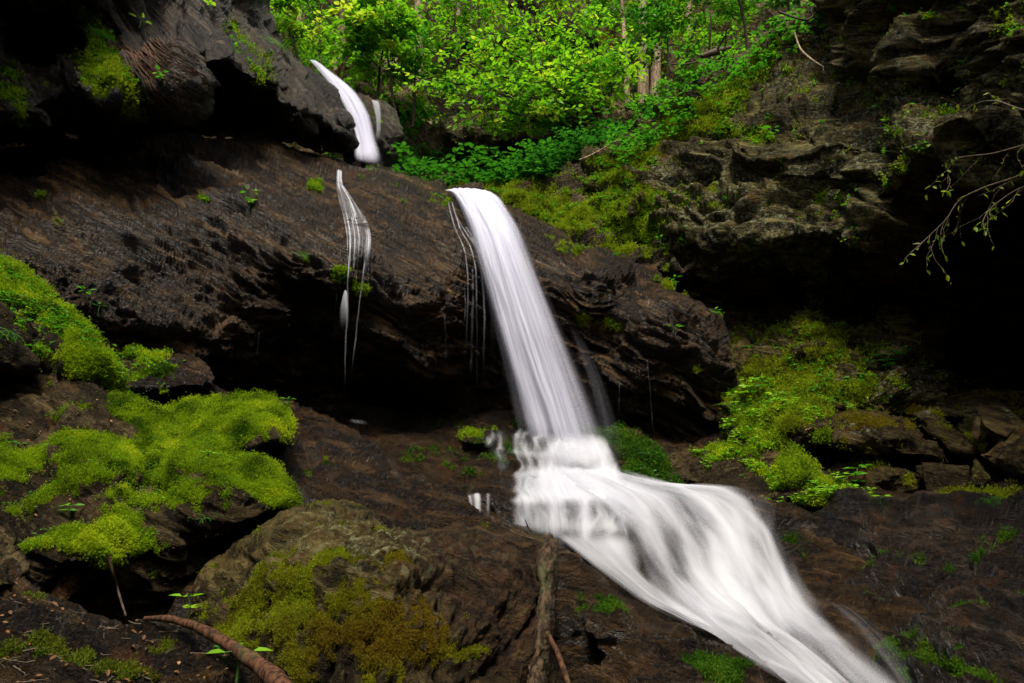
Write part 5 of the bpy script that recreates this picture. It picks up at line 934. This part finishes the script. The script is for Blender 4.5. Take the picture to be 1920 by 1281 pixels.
# weathered wood snag beside the boulder
sn, R_sn = relief('dead_wood_snag', [(1018, 1018), (1026, 1003), (1031, 998), (1036, 1004), (1040, 1010), (1047, 1014), (1049, 1040), (1044, 1090), (1040, 1140), (1034, 1200), (1026, 1290), (1015, 1500), (960, 1500), (985, 1290), (1002, 1200), (1012, 1100), (1004, 1060), (1010, 1035)],
    [(1030, 1005, 4.15), (1045, 1050, 4.05), (1015, 1060, 4.0), (1020, 1150, 3.75), (1030, 1200, 3.7), (1005, 1281, 3.45), (1000, 1450, 3.0), (1040, 1130, 3.9)], M['deadwood'], step=1.8, rw=12, rd=.14, thick=.22, ang=84, A=(.008, .010, .008, .007), Ls=(.3, .07, .03), stretch=12, rough=.02, micro=0, strata=.8, moss0=-2, seed=90, label='weathered split wood standing on end against the boulder', cat='dead wood')

# ---- bare drooping branch reaching in from the right
def bough(pts, r0, label, seed, nleaf=26, ntw=9):
    rs = np.random.RandomState(seed); A = catmull(pts, np.linspace(0, 1, 26)); p = P(A[:, 0], A[:, 1], A[:, 2]); root = empty('branch', p[0], label=label, cat='branch', group='drooping branches at the right edge')
    V, Fq = [], []; tube(p, np.linspace(r0, .0022, 26), 6, V, Fq); L = []
    for k in range(ntw):
        i = 5 + int(19 * (k + rs.rand() * .6) / ntw); d = p[min(i + 1, 25)] - p[i]; d = d / np.linalg.norm(d) + np.array([rs.normal() * .4, rs.normal() * .3, -.35 + rs.normal() * .4])
        tw = wiggle(p[i], d, .18 + .3 * rs.rand(), 7, .22, rs, -.05); tube(tw, np.linspace(.0032, .0012, 8), 4, V, Fq)
        for j in range(1, 8):
            if rs.rand() < .75: L.append((tw[j], rs.normal(size=3) * .6 + np.array([0, 0, -.5])))
    make_mesh('stem', np.concatenate(V), Fq_split(Fq), M['twig'], root)
    if L and nleaf:
        q = np.array([a for a, b in L]); d = np.array([b for a, b in L]); big = rs.rand(len(q)) < .55
        Vl, Fl = leaves(q, d, np.array([0, -.6, .7]) + rs.normal(size=(len(q), 3)) * .4, np.where(big, .055, .022) * (.7 + .5 * rs.rand(len(q))), .5)
        make_mesh('leaves', Vl, Fl, M['leaf_bright'], root, attrs={'rnd': np.repeat(rs.rand(len(q)), 6), 'old': np.repeat(np.where(big, .45, .9), 6)}, smooth_=False)
bough([(2000, 270, 4.6), (1920, 325, 4.7), (1850, 350, 4.8), (1800, 375, 4.9), (1775, 410, 4.95), (1745, 440, 5.0), (1714, 468, 5.0)], .009, 'long drooping branch with budding leaves, its tip hanging lowest', 1, ntw=11)
bough([(2000, 250, 4.5), (1920, 272, 4.6), (1860, 288, 4.7), (1800, 296, 4.8), (1780, 315, 4.9), (1777, 345, 4.9)], .007, 'drooping branch with a curled tip above the longest one', 2, ntw=7)
bough([(2020, 200, 4.5), (1930, 208, 4.6), (1870, 190, 4.8), (1830, 195, 5.0), (1780, 225, 5.2), (1740, 245, 5.2)], .010, 'pale bare branch crossing the lichened overhang', 3, nleaf=8, ntw=5)
bough([(2000, 330, 4.5), (1920, 350, 4.6), (1870, 380, 4.7), (1850, 400, 4.7), (1840, 425, 4.7)], .006, 'short leafy branch below the longest drooping one', 4, ntw=7)

# ---- fallen leaves
def litter(name, R, poly, n, L, seed, label):
    rs = np.random.RandomState(seed); sd, _, _ = poly_sdf(R['px'], R['py'], np.array(poly, float)); c = np.nonzero(sd > 0)[0]
    if not len(c): return
    i = c[rs.randint(0, len(c), n)]; p = R['V'][i] + R['N'][i] * .009; a = rs.normal(size=(n, 3)); nn = R['N'][i] + rs.normal(size=(n, 3)) * .35; d = np.cross(nn, a)
    V, Fq = leaves(p, d, nn, L * (.5 + .8 * rs.rand(n)), .55)
    make_mesh(name, V, Fq, M['litter'], attrs={'rnd': np.repeat(rs.rand(n), 6), 'old': np.zeros(len(V))}, smooth_=False, kind='stuff', label=label, cat='leaf litter')
litter('leaf_litter', R_main, [(0, 680), (560, 900), (500, 1000), (300, 1080), (0, 1050)], 110, .022, 1, 'scattered brown leaves on the moss carpet')
litter('leaf_litter', R_ground, [(0, 1080), (200, 1160), (450, 1220), (450, 1281), (0, 1281)], 150, .022, 2, 'scattered leaves and needles on the dark rock floor')
litter('leaf_litter', R_bed, [(1740, 850), (1860, 850), (1860, 915), (1740, 900)], 160, .05, 3, 'orange leaf litter among the loose boulders')
litter('leaf_litter', R_m2, [(1540, 870), (1600, 880), (1660, 940), (1500, 940)], 30, .05, 4, 'dead leaves on the mossy terrace'); litter('leaf_litter', R_ml, [(1440, 770), (1560, 760), (1560, 790), (1450, 830)], 40, .045, 5, 'dead leaves along the mossy ledge')
litter('leaf_litter', R_cliff, [(1130, 260), (1500, 40), (1500, 70), (1350, 200), (1130, 330)], 160, .07, 6, 'dry leaves along the brink of the cliff'); litter('leaf_litter', R_hill, [(500, -50), (1500, -50), (1400, 300), (600, 300)], 900, .11, 7, 'dry leaves on the wooded slope')
def twigs(R, poly, n, seed, label, L=.09):
    rs = np.random.RandomState(seed); sd, _, _ = poly_sdf(R['px'], R['py'], np.array(poly, float)); c = np.nonzero(sd > 0)[0]; V, Fq = [], []
    for i in c[rs.randint(0, len(c), n)]:
        d = np.cross(R['N'][i], rs.normal(size=3)); d /= np.linalg.norm(d); l = L * (.3 + rs.rand()); p = R['V'][i] + R['N'][i] * .008 - d * l / 2
        tube(p + d * l * np.linspace(0, 1, 4)[:, None] + rs.normal(size=(4, 3)) * l * .03, np.linspace(.0022, .001, 4) * (.6 + rs.rand()), 4, V, Fq)
    make_mesh('twig_litter', np.concatenate(V), Fq_split(Fq), M['twig'], kind='stuff', label=label, cat='twigs')
twigs(R_ground, [(0, 1080), (200, 1160), (450, 1220), (450, 1281), (0, 1281)], 90, 1, 'loose broken twigs scattered on the dark rock floor'); twigs(R_main, [(0, 680), (560, 900), (500, 1000), (300, 1080), (0, 1050)], 45, 2, 'short twigs and needles lying in the left bank moss', .06)
twigs(R_brown, [(500, 760), (700, 850), (900, 970), (600, 1000), (500, 900)], 16, 3, 'short twigs stuck on the brown wet bedrock', .06)
print('plants', round(time.time() - T0, 1))
# ================================================================ CAMERA, LIGHT, WORLD
cam = bpy.data.cameras.new('camera'); co = bpy.data.objects.new('camera', cam); sc.collection.objects.link(co)
cam.sensor_width = 36; cam.lens = F / W * 36; cam.clip_end = 1000; cam.clip_start = .05
co.location = CAM; co.rotation_euler = (math.radians(90) + PITCH, 0, 0); sc.camera = co
SUN_EL, SUN_AZ = math.radians(62), math.radians(182)      # azimuth from +Y towards +X
sl = bpy.data.lights.new('sun', 'SUN'); sl.energy = 3.6; sl.angle = math.radians(16); sl.color = (1, .92, .77)
so = bpy.data.objects.new('sun', sl); sc.collection.objects.link(so)
so.rotation_euler = (math.pi / 2 - SUN_EL, 0, math.pi - SUN_AZ)
from mathutils import Vector
dd = Vector((math.sin(SUN_AZ) * math.cos(SUN_EL), math.cos(SUN_AZ) * math.cos(SUN_EL), math.sin(SUN_EL)))
so.rotation_euler = dd.to_track_quat('Z', 'Y').to_euler(); so.location = (0, 10, 40)
w = bpy.data.worlds.new('World'); sc.world = w; w.use_nodes = True; nt = w.node_tree; nt.nodes.clear()
sk = nt.nodes.new('ShaderNodeTexSky'); sk.sky_type = 'NISHITA'; sk.sun_disc = False; sk.sun_elevation = SUN_EL; sk.sun_rotation = SUN_AZ
sk.air_density = 1; sk.dust_density = 3; sk.ozone_density = .6
bg = nt.nodes.new('ShaderNodeBackground'); bg.inputs[1].default_value = .14; wo = nt.nodes.new('ShaderNodeOutputWorld')
hs = nt.nodes.new('ShaderNodeHueSaturation'); hs.inputs['Saturation'].default_value = .55; nt.links.new(sk.outputs[0], hs.inputs['Color']); nt.links.new(hs.outputs[0], bg.inputs[0]); nt.links.new(bg.outputs[0], wo.inputs[0])
sc.view_settings.view_transform = 'Standard'; sc.view_settings.look = 'None'; sc.view_settings.exposure = 0.75; sc.view_settings.gamma = 1
c = sc.cycles
c.max_bounces = 6; c.diffuse_bounces = 3; c.glossy_bounces = 2; c.transmission_bounces = 3; c.transparent_max_bounces = 32
c.use_denoising = True
try: c.denoiser = 'OPENIMAGEDENOISE'
except Exception: pass
c.sample_clamp_indirect = 4; c.use_fast_gi = False
print('script', round(time.time() - T0, 1), 'verts', sum(len(o.data.vertices) for o in sc.objects if o.type == 'MESH'))
